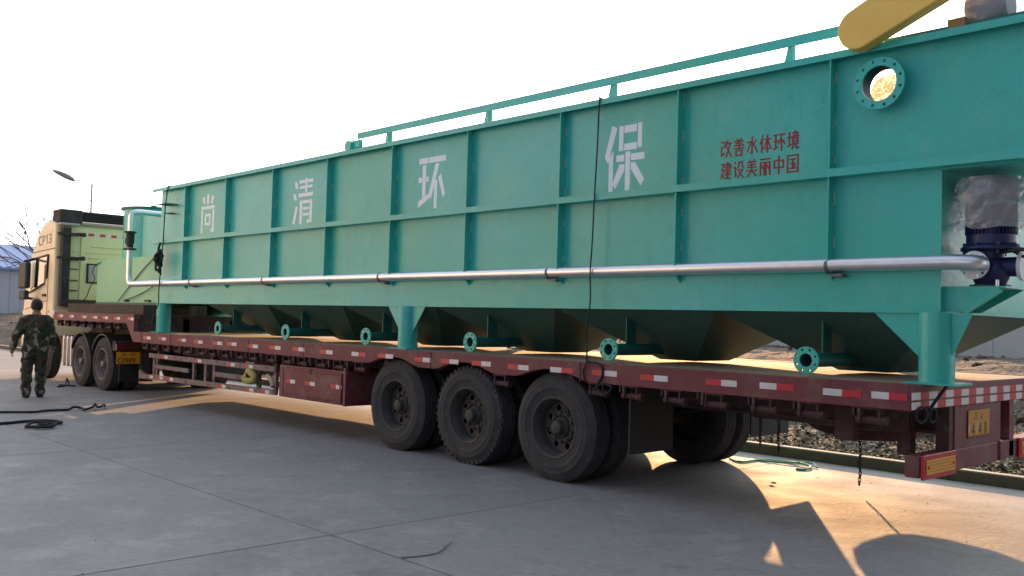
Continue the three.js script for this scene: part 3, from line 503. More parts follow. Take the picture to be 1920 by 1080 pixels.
// scraper track above the top rail
part(tk, 'scraper_track', [bx(-10.45, -3.62, 3.905, 3.99, -0.44, -0.448), bx(-10.45, -3.62, 3.982, 3.99, -0.448, -0.52)], M.teal);
for (const x of [-9.78, -7.87, -6.02, -4.07]) part(tk, 'track_bracket', [ext([[x - 0.022, 3.935], [x + 0.018, 3.935], [x + 0.018, YT + 0.006], [x - 0.075, YT + 0.006]], -0.452, -0.462), bx(x - 0.006, x + 0.006, YT + 0.006, 3.93, -0.462, -0.52)], M.teal);
part(tk, 'track_roller', [cyl([-10.62, 3.83, -0.40], [-10.62, 3.83, -0.52], 0.075, 18), bx(-10.72, -10.4, 3.80, 3.90, -0.44, -0.50, 0.01), bx(-10.85, -10.6, 3.73, 3.78, -0.40, -0.52, 0.01)], M.teal);
// lettering: big stencilled white characters and two red lines
const B4 = (a, b, c, d) => [[a, c], [b, c], [b, d], [a, d]];
const CH = {
  shang: [[[.06, .93], [.20, .96], [.29, .78], [.16, .75]], B4(.42, .56, .75, 1), [[.80, .97], [.95, .91], [.82, .74], [.70, .78]], B4(.0, .30, .62, .70), B4(.33, .66, .62, .70), B4(.69, 1, .62, .70), B4(0, .12, 0, .60), B4(.87, 1, .02, .60), [[.74, .02], [.86, .02], [.86, .09], [.78, .10]], B4(.28, .39, .20, .50), B4(.61, .72, .20, .50), B4(.41, .59, .43, .50), B4(.41, .59, .20, .27)],
  qing: [[[.06, .96], [.20, .93], [.26, .78], [.12, .80]], [[.0, .70], [.14, .67], [.20, .54], [.07, .54]], [[.0, .03], [.12, 0], [.26, .38], [.15, .42]], B4(.30, .60, .90, .97), B4(.72, 1, .90, .97), B4(.34, .60, .78, .84), B4(.72, .96, .78, .84), B4(.28, 1, .60, .68), B4(.61, .71, .69, 1), B4(.36, .49, 0, .52), B4(.51, .84, .45, .52), B4(.86, .98, .02, .52), B4(.52, .82, .31, .37), B4(.52, .82, .18, .24), [[.72, .02], [.85, .02], [.85, .09], [.76, .10]]],
  huan: [B4(0, .34, .89, 1), B4(.37, 1, .89, 1), B4(.14, .27, .22, .86), B4(0, .12, .53, .63), B4(.29, .37, .53, .63), [[0, .04], [0, .16], [.38, .30], [.38, .19]], [[.62, .86], [.76, .86], [.48, .20], [.36, .22]], B4(.59, .70, 0, .55), [[.73, .60], [.83, .65], [1, .26], [.91, .19]]],
  bao: [[[.18, 1], [.31, .95], [.09, .43], [0, .53]], [[.11, .50], [.22, .62], [.22, 0], [.11, 0]], B4(.36, .47, .60, .97), B4(.49, .80, .86, .97), B4(.83, .93, .62, .98), B4(.49, .81, .60, .70), B4(.30, .50, .44, .54), B4(.67, 1, .44, .54), B4(.53, .65, 0, .58), [[.38, .40], [.51, .40], [.51, .30], [.28, .04], [.21, .12]], [[.67, .41], [.78, .41], [1, .15], [.93, .05], [.67, .32]]],
};
[['shang', -14.84, -14.37, 2.85, 3.49], ['qing', -11.90, -11.37, 2.83, 3.48], ['huan', -8.97, -8.46, 2.85, 3.47], ['bao', -6.01, -5.52, 2.82, 3.47]].forEach(([k, x0, x1, y0, y1]) => {
  part(tk, 'white_character', CH[k].map(poly => ext(poly.map(([u, v]) => [x0 + u * (x1 - x0), y0 + v * (y1 - y0)]), ZW, ZW + 0.0015)), M.white);
});
const RC = [
  [[0, 9, 4, 9], [4, 9, 4, 6], [0, 6, 4, 6], [.4, 6, .4, 1], [.4, 1, 4, 2.5], [6.5, 10, 5.2, 6.5], [6, 8, 10, 8], [9, 8, 5, 0], [6, 5.5, 10, 0]],
  [[3, 10, 3.8, 9], [7, 10, 6.2, 9], [1, 8.6, 9, 8.6], [1.8, 7.3, 8.2, 7.3], [.3, 6, 9.7, 6], [5, 9, 5, 4.4], [.3, 4.2, 9.7, 4.2], [2.2, 3, 7.8, 3], [2.2, 3, 2.2, 0], [7.8, 3, 7.8, 0], [2.2, .3, 7.8, .3]],
  [[5, 10, 5, .3], [5, .3, 3.8, 1], [.5, 7, 3.8, 7], [3.8, 7, .5, 1.5], [9, 8, 6, 5.5], [5.4, 7, 10, .8]],
  [[2.8, 10, .2, 5], [1.8, 7, 1.8, 0], [3.4, 7.4, 10, 7.4], [6.7, 10, 6.7, 0], [6.5, 7.2, 3.2, 2], [6.9, 7.2, 10, 2], [5, 2, 8.4, 2]],
  [[0, 9, 4, 9], [0, 5.5, 4, 5.5], [2, 9, 2, 1.5], [0, 1, 4, 2.2], [4.8, 9, 10, 9], [7.6, 9, 4.6, 4], [7.2, 6.5, 7.2, 0], [8, 6, 10, 3.5]],
  [[0, 6.5, 3.4, 6.5], [1.7, 9.5, 1.7, 2], [0, 1.5, 3.6, 2.6], [6.8, 10, 6.8, 9], [4.2, 8.8, 9.6, 8.8], [5.4, 8.4, 5.9, 7.3], [8.4, 8.4, 7.9, 7.3], [3.8, 7, 10, 7], [4.8, 5.9, 9, 5.9], [4.8, 5.9, 4.8, 3], [9, 5.9, 9, 3], [4.8, 4.5, 9, 4.5], [4.8, 3, 9, 3], [6, 3, 4, 0], [7.7, 3, 7.7, .4], [7.7, .4, 10, .4]],
  [[.3, 9, 3.2, 9], [3.2, 9, 1, 5.5], [1, 5.5, 3, 5.5], [3, 5.5, .3, .8], [.8, 3.5, 3.4, 1], [3.4, 1, 10, .3], [4, 8.7, 9.3, 8.7], [9.3, 8.7, 9.3, 5.8], [3.6, 7.3, 10, 7.3], [4, 5.8, 9.3, 5.8], [6.7, 10, 6.7, 1.4], [4.2, 4.4, 9.4, 4.4], [3.8, 2.9, 9.8, 2.9]],
  [[1.2, 9.6, 2.2, 8.4], [.2, 6.4, 2, 6.4], [2, 6.4, 2, 1], [2, 1, 3.4, 2.2], [5, 9.4, 5, 7], [5, 7, 4, 5.6], [5, 9.4, 8.4, 9.4], [8.4, 9.4, 8.4, 6.4], [8.4, 6.4, 10, 6.4], [4.4, 4.8, 9.2, 4.8], [9.2, 4.8, 4, 0], [5.2, 3.6, 10, 0]],
  [[3, 10, 3.8, 8.8], [7, 10, 6.2, 8.8], [1, 8.5, 9, 8.5], [1.6, 7, 8.4, 7], [.6, 5.5, 9.4, 5.5], [5, 8.5, 5, 4], [.2, 3.6, 9.8, 3.6], [5, 3.8, .6, 0], [5.2, 3.4, 9.6, 0]],
  [[.3, 9.3, 9.7, 9.3], [.8, 7.4, .8, 0], [.8, 7.4, 4.2, 7.4], [4.2, 7.4, 4.2, .3], [2.1, 5.6, 3, 3.8], [5.8, 7.4, 5.8, 0], [5.8, 7.4, 9.3, 7.4], [9.3, 7.4, 9.3, .3], [7.1, 5.6, 8, 3.8]],
  [[1, 7.6, 9, 7.6], [1, 7.6, 1, 3.6], [9, 7.6, 9, 3.6], [1, 3.6, 9, 3.6], [5, 10, 5, 0]],
  [[.5, 9.6, 9.5, 9.6], [.5, 9.6, .5, 0], [9.5, 9.6, 9.5, 0], [.5, .4, 9.5, .4], [2.4, 7.4, 7.6, 7.4], [2.8, 5, 7.2, 5], [2.2, 2.4, 7.8, 2.4], [5, 7.4, 5, 2.4], [6.4, 4.2, 7.2, 3.2]],
];
RC.forEach((st, i) => {
  const x0 = -4.67 + (i % 6) * 0.1285, y0 = i < 6 ? 3.02 : 2.825, w = 0.104, h = 0.148, th = 0.0135;
  part(tk, 'red_character', st.map(([a, b, c, d], k) => {
    const A = [x0 + a / 10 * w, y0 + b / 10 * h], Bq = [x0 + c / 10 * w, y0 + d / 10 * h], L = Math.hypot(Bq[0] - A[0], Bq[1] - A[1]);
    const t = Math.abs(Bq[0] - A[0]) < 0.004 ? th * 1.2 : th; const g = new THREE.BoxGeometry(L + th * 0.6, t, 0.001 + k * 0.0001); g.rotateZ(Math.atan2(Bq[1] - A[1], Bq[0] - A[0])); return g.translate((A[0] + Bq[0]) / 2, (A[1] + Bq[1]) / 2, ZW + (0.001 + k * 0.0001) / 2);
  }), M.red);
});
// silver pipe along the side with clamps
{
  const r = 0.055, zp = -0.30, y0 = 2.035, y1 = 2.052, e = [];
  const p = part(tk, 'silver_pipe', [cyl([-17.50, y0 + 0.005, zp], [-2.66, y1, zp], r, 28), tube([[-17.46, y0 + 0.004, zp], [-17.58, y0 + 0.012, zp], [-17.66, y0 + 0.06, zp], [-17.69, y0 + 0.16, zp]], r, 16, 20),
    cyl([-17.69, y0 + 0.15, zp], [-17.71, 3.26, zp], r * 0.95, 24), tube([[-17.71, 3.25, zp], [-17.71, 3.36, zp - 0.02], [-17.70, 3.40, zp - 0.10], [-17.70, 3.41, zp - 0.2]], r * 0.95, 16, 20), cyl([-17.70, 3.41, zp - 0.19], [-17.69, 3.40, -1.1], r * 0.95, 24),
    tube([[-2.70, y1, zp], [-2.60, y1 - 0.004, zp], [-2.53, y1 - 0.008, zp - 0.03], [-2.51, y1 - 0.012, zp - 0.10]], r, 16, 20)], M.steel);
  for (const x of [-15.0, -12.55, -9.62, -6.68, -3.62]) part(p, 'pipe_clamp', [cyl([x - 0.012, y0 + 0.006, zp], [x + 0.012, y0 + 0.006, zp], r + 0.006, 28), bx(x + 0.03, x + 0.13, y0 - 0.075, y0 - 0.055, zp + 0.04, ZW)], M.rimGrey);
  const v = new THREE.Group(); v.name = 'valve'; tk.add(v);
  part(v, 'valve_body', [cyl([-17.705, 2.80, zp], [-17.705, 3.0, zp], 0.075, 20), cyl([-17.705, 2.72, zp], [-17.705, 2.80, zp], 0.06, 20)], M.black);
  part(v, 'valve_flange', [cyl([-17.705, 2.68, zp], [-17.705, 2.71, zp], 0.12, 22), cyl([-17.705, 3.0, zp], [-17.705, 3.03, zp], 0.11, 22)], M.black);
  part(v, 'valve_wheel', [new THREE.TorusGeometry(0.07, 0.02, 8, 20).translate(-17.84, 2.86, zp), cyl([-17.85, 2.86, zp], [-17.7, 2.86, zp], 0.02, 8)], M.black);
}
// pump on its bracket in the corner under the overhang
{
  const pm = new THREE.Group(); pm.name = 'pump'; tk.add(pm); const px = -2.53, pz = -0.62;
  part(pm, 'pump_bracket', [bx(XE, -2.36, 1.872, 1.884, -0.42, -0.86), ext([[XE, 1.872], [-2.40, 1.872], [XE + 0.14, 1.70], [XE, 1.70]], -0.42, -0.43), ext([[XE, 1.872], [-2.38, 1.872], [XE + 0.10, 1.70], [XE, 1.70]], -0.84, -0.852), bar([-2.39, 1.86, -0.41], [-2.63, 1.70, -0.41], 0.04)], M.teal);
  part(pm, 'pump_casing', [cyl([px, 1.90, pz], [px, 2.0, pz], 0.10, 24, 0.14), cyl([px, 2.0, pz], [px, 2.09, pz], 0.14, 24, 0.10), cyl([px - 0.02, 2.03, pz + 0.2], [px - 0.02, 2.03, pz], 0.075, 20), cyl([px, 2.03, pz], [px + 0.22, 2.03, pz], 0.07, 20), cyl([px, 1.884, pz], [px, 1.90, pz], 0.14, 20), cyl([px, 2.09, pz], [px, 2.15, pz], 0.09, 20)], M.blue);
  part(pm, 'motor_flange', lathe([[0.0001, 0], [0.20, 0], [0.20, 0.022], [0.17, 0.05], [0.0001, 0.05]], 32).rotateX(-Math.PI / 2).translate(px, 2.145, pz), M.blue);
  const fins = []; for (let i = 0; i < 40; i++) { const a = i / 40 * 6.2832, g = new THREE.BoxGeometry(0.045, 0.27, 0.006); g.translate(0.15, 0, 0); g.rotateY(a); g.translate(px, 2.40, pz); fins.push(g); }
  part(pm, 'motor', [cyl([px, 2.19, pz], [px, 2.26, pz], 0.165, 28), cyl([px, 2.25, pz], [px, 2.56, pz], 0.14, 28), ...fins, cyl([px, 2.54, pz], [px, 2.67, pz], 0.178, 28)], M.blue);
  part(pm, 'pump_flange', ext(disc(px - 0.035, 2.033, 0.10), -0.395, -0.415, [...bolts(px - 0.035, 2.033, 0.082, 4, 0.009)], 0.002), M.flangeWhite);
  part(pm, 'pump_flange', cyl([px + 0.20, 2.03, pz], [px + 0.225, 2.03, pz], 0.10, 24), M.flangeWhite);
  const fb = [0.4, 1.97, 3.54, 5.11].map(a => cyl([px - 0.035 + 0.082 * Math.cos(a), 2.033 + 0.082 * Math.sin(a), -0.44], [px - 0.035 + 0.082 * Math.cos(a), 2.033 + 0.082 * Math.sin(a), -0.38], 0.009, 8));
  fb.forEach(q => part(pm, 'flange_bolt', q, M.steel));
  for (let i = 0; i < 8; i++) { const a = i / 8 * 6.2832 + 0.2; part(pm, 'motor_bolt', cyl([px + 0.178 * Math.cos(a), 2.12, pz + 0.178 * Math.sin(a)], [px + 0.178 * Math.cos(a), 2.20, pz + 0.178 * Math.sin(a)], 0.012, 8), M.blue); }
  part(pm, 'foot_bolt', cyl([px + 0.1, 1.884, pz + 0.16], [px + 0.1, 1.93, pz + 0.16], 0.012, 8), M.steel);
  const cb = [tube([[px + 0.1, 2.13, pz + 0.1], [px + 0.3, 2.14, pz + 0.15], [px + 0.42, 2.12, pz + 0.2]], 0.014, 16, 8), tube([[px + 0.23, 2.10, pz + 0.05], [px + 0.31, 2.06, pz + 0.1], [px + 0.33, 1.93, pz + 0.1], [px + 0.34, 1.84, pz + 0.1]], 0.012, 20, 8)]; for (const q of cb) part(pm, 'cable', q, M.black);
  // crumpled plastic film round the motor
  const g = new THREE.CylinderGeometry(1, 1, 1, 60, 20, true), p = g.attributes.position;
  for (let i = 0; i < p.count; i++) {
    const a = Math.atan2(p.getZ(i), p.getX(i)), t = p.getY(i) + 0.5, q = (a / 6.2832 + 1) % 1;
    const n = fbm(q, t * 0.6 + 0.2, 8, 921, 3) - 0.5, f = Math.abs(vnoise(q + t * 0.15, t * 0.3, 18, 933) - 0.5) * 2;
    const cr = Math.abs(fbm(q, t * 0.5 + 0.1, 10, 937, 2) - 0.5) * 2; let r = 0.194 + 0.06 * n + 0.030 * f + 0.05 * cr + 0.015 * Math.sin(t * 3) - 0.012 * Math.exp(-Math.pow((t - 0.52) / 0.04, 2)); if (t > 0.88) r *= 1 - 0.75 * Math.pow((t - 0.88) / 0.12, 1.5); r += 0.05 * Math.max(0, 1 - Math.hypot((q - 0.06) * 9, (t - 0.45) * 3));
    const y = 2.29 + 0.02 * vnoise(q, 0.5, 18, 941) * (t < 0.1 ? 1.6 : 0) + t * 0.42;
    p.setXYZ(i, px + r * Math.cos(a), y, pz + r * Math.sin(a));
  }
  { const s = toCreasedNormals(g, 0.5); part(pm, 'plastic_wrap', s, M.wrap, 'clear crumpled plastic film round the blue motor'); }
}
// drive unit with yellow belt guard on the top edge
{
  const d = new THREE.Group(); d.name = 'drive_unit'; tk.add(d);
  const a = [-3.325, 3.83], b = [-2.45, 4.21], ra = 0.158, rb = 0.175, th = Math.atan2(b[1] - a[1], b[0] - a[0]);
  const s = new THREE.Shape(); s.absarc(a[0], a[1], ra, th + Math.PI / 2, th - Math.PI / 2 + Math.PI * 2, false); s.absarc(b[0], b[1], rb, th - Math.PI / 2, th + Math.PI / 2, false);
  part(d, 'belt_guard', ext(s, -0.12, -0.245, [], 0.012), M.yellow);
  part(d, 'gear_motor', [cyl([-3.12, 4.12, -0.27], [-3.12, 4.12, -0.50], 0.07, 24)], new THREE.MeshStandardMaterial({ color: col(0.22, 0.21, 0.30), roughness: 0.5 }));
  part(d, 'drive_base', [bx(-3.2, -2.2, YT + 0.008, 3.76, -0.30, -0.8)], M.tealShaded);
  const g = new THREE.SphereGeometry(1, 48, 32), p = g.attributes.position;
  for (let i = 0; i < p.count; i++) { const v = new THREE.Vector3().fromBufferAttribute(p, i), q = Math.atan2(v.z, v.x) / 6.2832 + 0.5, t = v.y * 0.5 + 0.5, k = 1 + 0.3 * (fbm(q, t * 0.8, 8, 951, 3) - 0.5) + 0.16 * Math.abs(vnoise(q, t * 0.4, 20, 957) - 0.5); p.setXYZ(i, -2.50 + v.x * 0.24 * k, 3.90 + Math.max(-0.165, v.y * 0.2 * k), -0.48 + v.z * 0.2 * k); }
  part(d, 'plastic_wrap', toCreasedNormals(g, 0.4), M.wrap); part(d, 'wrapped_motor', [cyl([-2.64, 3.89, -0.48], [-2.36, 3.89, -0.48], 0.11, 20)], M.blue);
  part(d, 'timber_block', bx(-2.72, -2.6, YT + 0.008, 3.80, -0.28, -0.4), new THREE.MeshStandardMaterial({ color: col(0.3, 0.2, 0.08), roughness: 0.8 }));
}
part(tk, 'lifting_lug', [ext([[-16.12, 3.40], [-15.78, 3.40], [-15.78, 3.415], [-16.12, 3.415]], ZW, ZW + 0.22), ext([[-16.05, 3.25], [-15.85, 3.25], [-15.85, 3.262], [-16.05, 3.262]], ZW, ZW + 0.12)], M.tealShaded);

// ------------------------------------------------------------------ pale green box and round tank on the gooseneck
{
  const g = thing('dosing_box', 'pale green steel box with a round teal lidded tank on top, behind the cab', 'steel box');
  part(g, 'lower_box', bx(-20.6, -17.0, 1.69, 2.60, -0.75, -2.3, 0.02), M.greenLight);
  part(g, 'skid', [bx(-20.5, -17.0, 1.66, 1.70, -0.70, -0.8), bx(-20.5, -17.0, 1.66, 1.70, -2.2, -2.3)], M.tealShaded);
  for (const x of [-18.9, -17.85]) part(g, 'lug', bx(x - 0.12, x + 0.12, 1.72, 1.755, -0.72, -0.75), M.black);
  const c = part(g, 'upper_tank', cyl([-19.35, 2.60, -1.45], [-19.35, 3.62, -1.45], 0.62, 40), M.teal);
  part(c, 'lid', [cyl([-19.35, 3.62, -1.45], [-19.35, 3.66, -1.45], 0.68, 40), cyl([-19.1, 3.66, -1.3], [-19.1, 3.72, -1.3], 0.06, 12)], M.tealShaded);
  part(g, 'tank_front_panel', bx(-18.9, -17.0, 2.601, 3.5, -1.0, -1.9, 0.02), M.teal);
}
for (const [a, b, z, h] of [[-20.7, -16.75, -0.22, 0.185], [-20.7, -16.75, -1.2, 0.185], [-20.7, -16.75, -2.3, 0.185]])
  solo('timber_beam', bx(a, b, 1.47, 1.47 + h, z, z - 0.22, 0.012), M.timber, z > -0.5 ? 'dark weathered timber under the pale green box at the trailer edge' : z > -1.5 ? 'dark timber under the middle of the pale green box' : 'dark timber under the far edge of the pale green box', 'timber');
{
  const g = new THREE.PlaneGeometry(2.2, 1.0, 60, 30), p = g.attributes.position; g.rotateX(-Math.PI / 2);
  for (let i = 0; i < p.count; i++) { const u = p.getX(i) / 2.2 + 0.5, v = p.getZ(i) + 0.5; p.setY(i, 1.475 + 0.26 * Math.sin(Math.PI * clamp(u)) * Math.sin(Math.PI * clamp(v)) * (0.4 + 1.2 * fbm(u * 0.5, v * 0.5, 12, 961, 3))); p.setX(i, p.getX(i) - 17.9); p.setZ(i, p.getZ(i) - 2.25); }
  g.computeVertexNormals();
  solo('tarpaulin', g, new THREE.MeshStandardMaterial({ color: col(0.30, 0.29, 0.28), roughness: 0.6, side: THREE.DoubleSide }), 'crumpled grey sheet lying on the gooseneck, seen under the tank', 'tarpaulin');
}
{ // wires hanging over the pale box and the cab back
  const w = (pts, lab) => solo('loose_wire', tube(pts, 0.009, 40, 6), M.rope, lab, 'wire');
  w([[-17.6, 2.55, -0.72], [-18.1, 2.35, -0.73], [-18.7, 2.05, -0.73], [-19.3, 1.72, -0.72]], 'black straight wire running down the pale green box left of the silver pipe');
  w([[-17.1, 2.18, -0.72], [-17.5, 2.02, -0.70], [-18.0, 1.9, -0.71], [-18.5, 1.80, -0.70], [-18.9, 1.745, -0.70]], 'black sagging wire from the tank corner to the lower lug of the pale green box');
  w([[-20.0, 2.62, -0.9], [-20.5, 2.52, -0.72], [-20.9, 2.35, -0.76], [-20.75, 2.2, -0.76], [-21.1, 2.05, -0.8], [-21.2, 1.8, -0.75], [-21.4, 1.7, -0.7]], 'thin kinked wire hanging in front of the cab rear window');
}

// ------------------------------------------------------------------ tractor truck
{
  const t = thing('tractor_truck', 'yellowish tractor truck with a high cab pulling the loaded trailer', 'truck');
  const cabM = new THREE.MeshStandardMaterial({ map: rep(tex(256, (u, v) => mix([0.76, 0.63, 0.40], [0.82, 0.69, 0.46], fbm(u, v, 6, 971))), 2), roughness: 0.4 });
  const backM = new THREE.MeshStandardMaterial({ map: rep(tex(256, (u, v) => mix([0.64, 0.64, 0.34], [0.72, 0.70, 0.40], fbm(u, v, 8, 977))), 1.6), roughness: 0.55 });
  const cabShape = [[-21.6, 0.95], [-21.62, 3.40], [-22.1, 3.52], [-22.5, 3.42], [-22.9, 3.18], [-23.15, 2.86], [-23.32, 2.62], [-23.62, 1.85], [-23.72, 1.2], [-23.72, 0.62], [-22.9, 0.62], [-22.8, 0.95]];
  part(t, 'cab', ext(cabShape, -0.2, -2.7, [], 0.05), cabM);
  part(t, 'cab_back', bx(-21.62, -21.575, 1.72, 3.36, -0.50, -2.66, 0.01), backM);
  part(t, 'back_rib', [bx(-21.575, -21.555, 2.93, 2.96, -0.95, -2.5, 0.004), bx(-21.575, -21.555, 2.68, 2.71, -0.9, -2.5, 0.004), bx(-21.575, -21.56, 2.80, 2.815, -0.55, -2.5), bx(-21.575, -21.55, 1.72, 3.2, -0.72, -0.76, 0.004)], backM);
  part(t, 'back_sill', bx(-21.6, -21.5, 1.58, 1.75, -0.45, -2.6), M.timber);
  for (const y of [1.95, 2.17, 2.42, 2.62, 3.16]) part(t, 'rung', bx(-21.565, -21.55, y - 0.01, y + 0.01, -0.46, -0.68), M.black);
  const rw = part(t, 'rear_window', bx(-21.575, -21.555, 2.12, 2.56, -0.86, -1.42, 0.02), M.black); part(rw, 'pane', bx(-21.556, -21.548, 2.155, 2.525, -0.9, -1.38), new THREE.MeshPhysicalMaterial({ color: col(0.32, 0.33, 0.34), roughness: 0.08, clearcoat: 1 }));
  part(t, 'intake_stack', bx(-21.6, -21.42, 1.60, 3.32, -0.29, -0.47, 0.03), M.chassis);
  for (const y of [3.14, 2.62]) part(t, 'stack_bracket', [bx(-21.45, -21.38, y, y + 0.06, -0.18, -0.74, 0.01), cyl([-21.4, y + 0.03, -0.7], [-21.33, y + 0.03, -0.7], 0.05, 10)], M.black);
  part(t, 'roof_deflector', [bx(-22.0, -21.5, 3.42, 3.72, -0.24, -0.72, 0.03), bx(-21.9, -21.52, 3.50, 3.70, -0.72, -2.66, 0.02)], M.chassis);
  for (let i = 0; i < 4; i++) part(t, 'deflector_slat', bx(-21.52, -21.48, 3.51 + i * 0.045, 3.525 + i * 0.045, -0.75, -2.6), M.black);
  part(t, 'roof_cap', [bx(-22.0, -21.45, 3.36, 3.42, -0.24, -0.66, 0.02), bx(-21.7, -21.5, 3.40, 3.46, -0.7, -2.6, 0.02)], new THREE.MeshStandardMaterial({ color: col(0.35, 0.34, 0.32), roughness: 0.5 }));
  for (let k = 0; k < 16; k++) { const z = -0.62 - k * 0.125; part(t, 'reflective_strip', bx(-21.575, -21.572, 3.17, 3.23, z, z - 0.124), k % 2 ? M.refWhite : M.refRed); }
  const win = part(t, 'side_window', ext([[-23.22, 2.62], [-22.02, 2.70], [-22.05, 2.22], [-22.2, 2.10], [-23.25, 1.90]], -0.19, -0.205), M.glass);
  part(win, 'window_trim', [bar([-23.22, 2.64, -0.185], [-22.0, 2.72, -0.185], 0.04, 0.03), bar([-22.0, 2.70, -0.185], [-22.04, 2.2, -0.185], 0.04, 0.03), bar([-22.18, 2.09, -0.185], [-23.27, 1.88, -0.185], 0.04, 0.03), bar([-22.72, 2.66, -0.18], [-22.78, 2.0, -0.18], 0.05, 0.02)], M.black);
  part(t, 'window_curtain', ext([[-23.1, 2.56], [-22.80, 2.58], [-22.84, 2.06], [-23.14, 1.96]], -0.176, -0.188, [], 0.003), new THREE.MeshStandardMaterial({ color: col(0.72, 0.70, 0.50), roughness: 0.8 }), 'pale curtain in the side window');
  part(t, 'door_seam', [bar([-21.98, 2.72, -0.198], [-21.98, 1.1, -0.198], 0.012, 0.01), bar([-21.62, 2.86, -0.198], [-23.1, 2.80, -0.198], 0.016, 0.014), bar([-21.98, 1.72, -0.198], [-23.5, 1.5, -0.198], 0.01, 0.01)], M.chassis);
  part(t, 'door_handle', bx(-22.28, -22.06, 1.80, 1.86, -0.17, -0.20, 0.01), M.black); part(t, 'side_marker', bx(-22.0, -21.85, 1.45, 1.50, -0.185, -0.2, 0.005), M.lampYellow);
  part(t, 'cab_step', [bx(-23.5, -22.5, 0.35, 0.62, -0.25, -0.5, 0.03)], M.chassis);
  plateXY('side_lettering', t, (c, w, h) => { c.fillStyle = '#e6d3ab'; c.fillRect(0, 0, w, h); c.fillStyle = '#4a3228'; c.font = 'bold 108px sans-serif'; c.fillText('CP13', 2, 104); }, 0.92, 0.36, 256, 128, m => { m.position.set(-22.3, 3.07, -0.1985); m.rotation.z = 0.05; });
  // mirrors
  const mi = part(t, 'mirror', [bx(-22.98, -22.42, 1.97, 2.56, 0.02, 0.14, 0.05), bx(-22.92, -22.5, 1.72, 1.93, 0.02, 0.13, 0.04)], M.black);
  part(mi, 'mirror_arm', [bar([-22.7, 2.58, 0.08], [-23.0, 2.66, -0.2], 0.05), bar([-22.7, 1.78, 0.08], [-23.1, 1.75, -0.2], 0.05)], M.black);
  part(t, 'bumper_trim', [0, 1, 2, 3, 4].map(i => bx(-23.76, -23.7, 0.72 + i * 0.17, 0.80 + i * 0.17, -0.22, -2.68)), M.flangeWhite);
  // chassis
  part(t, 'chassis_rail', [bx(-22.6, -17.3, 0.80, 1.06, -0.98, -1.06), bx(-22.6, -17.3, 0.80, 1.06, -1.82, -1.9), bx(-19.6, -18.2, 1.06, 1.16, -0.8, -2.1), bx(-21.5, -20.3, 0.5, 1.3, -1.0, -1.9)], M.chassis);
  const fuel = part(t, 'fuel_tank', bx(-20.95, -20.22, 0.36, 0.98, -0.20, -0.78, 0.07), M.rimGrey); part(fuel, 'tank_strap', [bx(-20.85, -20.79, 0.35, 0.99, -0.195, -0.79, 0.07), bx(-20.62, -20.56, 0.35, 0.99, -0.195, -0.79, 0.07), bx(-20.39, -20.33, 0.35, 0.99, -0.195, -0.79, 0.07)], M.steel);
  const TWP = wheelParts(0.51, 0.27, 0.285, 0.13, M.rimGrey, 8, false), FWP = wheelParts(0.51, 0.27, 0.285, 0.02, M.rimGrey, 8, false);
  for (const x of [-19.66, -18.48]) { addWheel(t, TWP, x, 0.50, -0.14, false, x, true); addWheel(t, TWP, x, 0.50, -2.62, true, x, true); }
  addWheel(t, FWP, -22.2, 0.50, -0.22, false, 0.4, false); addWheel(t, FWP, -22.2, 0.50, -2.66, true, 0.4, false);
  for (const x of [-19.66, -18.48]) {
    const sh = new THREE.Shape(); sh.absarc(x, 0.5, 0.575, 0.42, Math.PI - 0.42, false); sh.absarc(x, 0.5, 0.56, Math.PI - 0.42, 0.42, true);
    part(t, 'mudguard', ext(sh, -0.15, -0.78), M.chassis, null);
    const s2 = new THREE.Shape(); s2.absarc(x, 0.5, 0.576, 0.5, Math.PI - 0.5, false); s2.absarc(x, 0.5, 0.563, Math.PI - 0.5, 0.5, true); part(t, 'mudguard_edge', ext(s2, -0.135, -0.15), M.rimGrey);
  }
  part(t, 'sun_block_plate', bx(-20.25, -17.95, 0.30, 1.05, -1.94, -1.96), M.chassis);  // unseen plate added to stop sun leaking past the truck wheels
  part(t, 'sun_block_box', bx(-21.95, -20.25, 0.28, 1.0, -2.1, -2.62, 0.03), M.chassis);  // unseen far-side box added to shut out stray sun under the truck
  part(t, 'mud_flap', bx(-17.52, -17.505, 0.22, 0.98, -0.12, -0.75), M.black); part(t, 'mud_flap', bx(-17.52, -17.505, 0.22, 0.98, -2.0, -2.65), M.black);
  part(t, 'rear_frame', [bx(-17.5, -17.36, 0.80, 0.98, 0.02, -2.5), bx(-17.45, -17.30, 0.24, 0.8, -0.45, -0.6)], M.chassis);
  part(t, 'tail_lamp', [bx(-17.36, -17.30, 0.81, 0.93, 0.02, -0.42, 0.01)], new THREE.MeshStandardMaterial({ color: col(0.10, 0.012, 0.018), roughness: 0.3 }));
  plateXY('number_plate', t, (c, w, h) => {
    c.fillStyle = '#d8981f'; c.fillRect(0, 0, w, h); c.fillStyle = '#241604'; c.font = 'bold 142px sans-serif'; c.fillText('C3989', 14, h * 0.90);
    for (const x of [0.25, 0.62]) { c.fillRect(w * x, h * 0.08, w * 0.14, 9); c.fillRect(w * x, h * 0.19, w * 0.14, 9); c.fillRect(w * x, h * 0.30, w * 0.14, 9); c.fillRect(w * x, h * 0.08, 9, h * 0.26); c.fillRect(w * (x + 0.12), h * 0.08, 9, h * 0.26); }
  }, 0.43, 0.215, 512, 256, m => { m.position.set(-17.29, 0.675, -0.195); m.rotation.y = Math.PI / 2; });
}

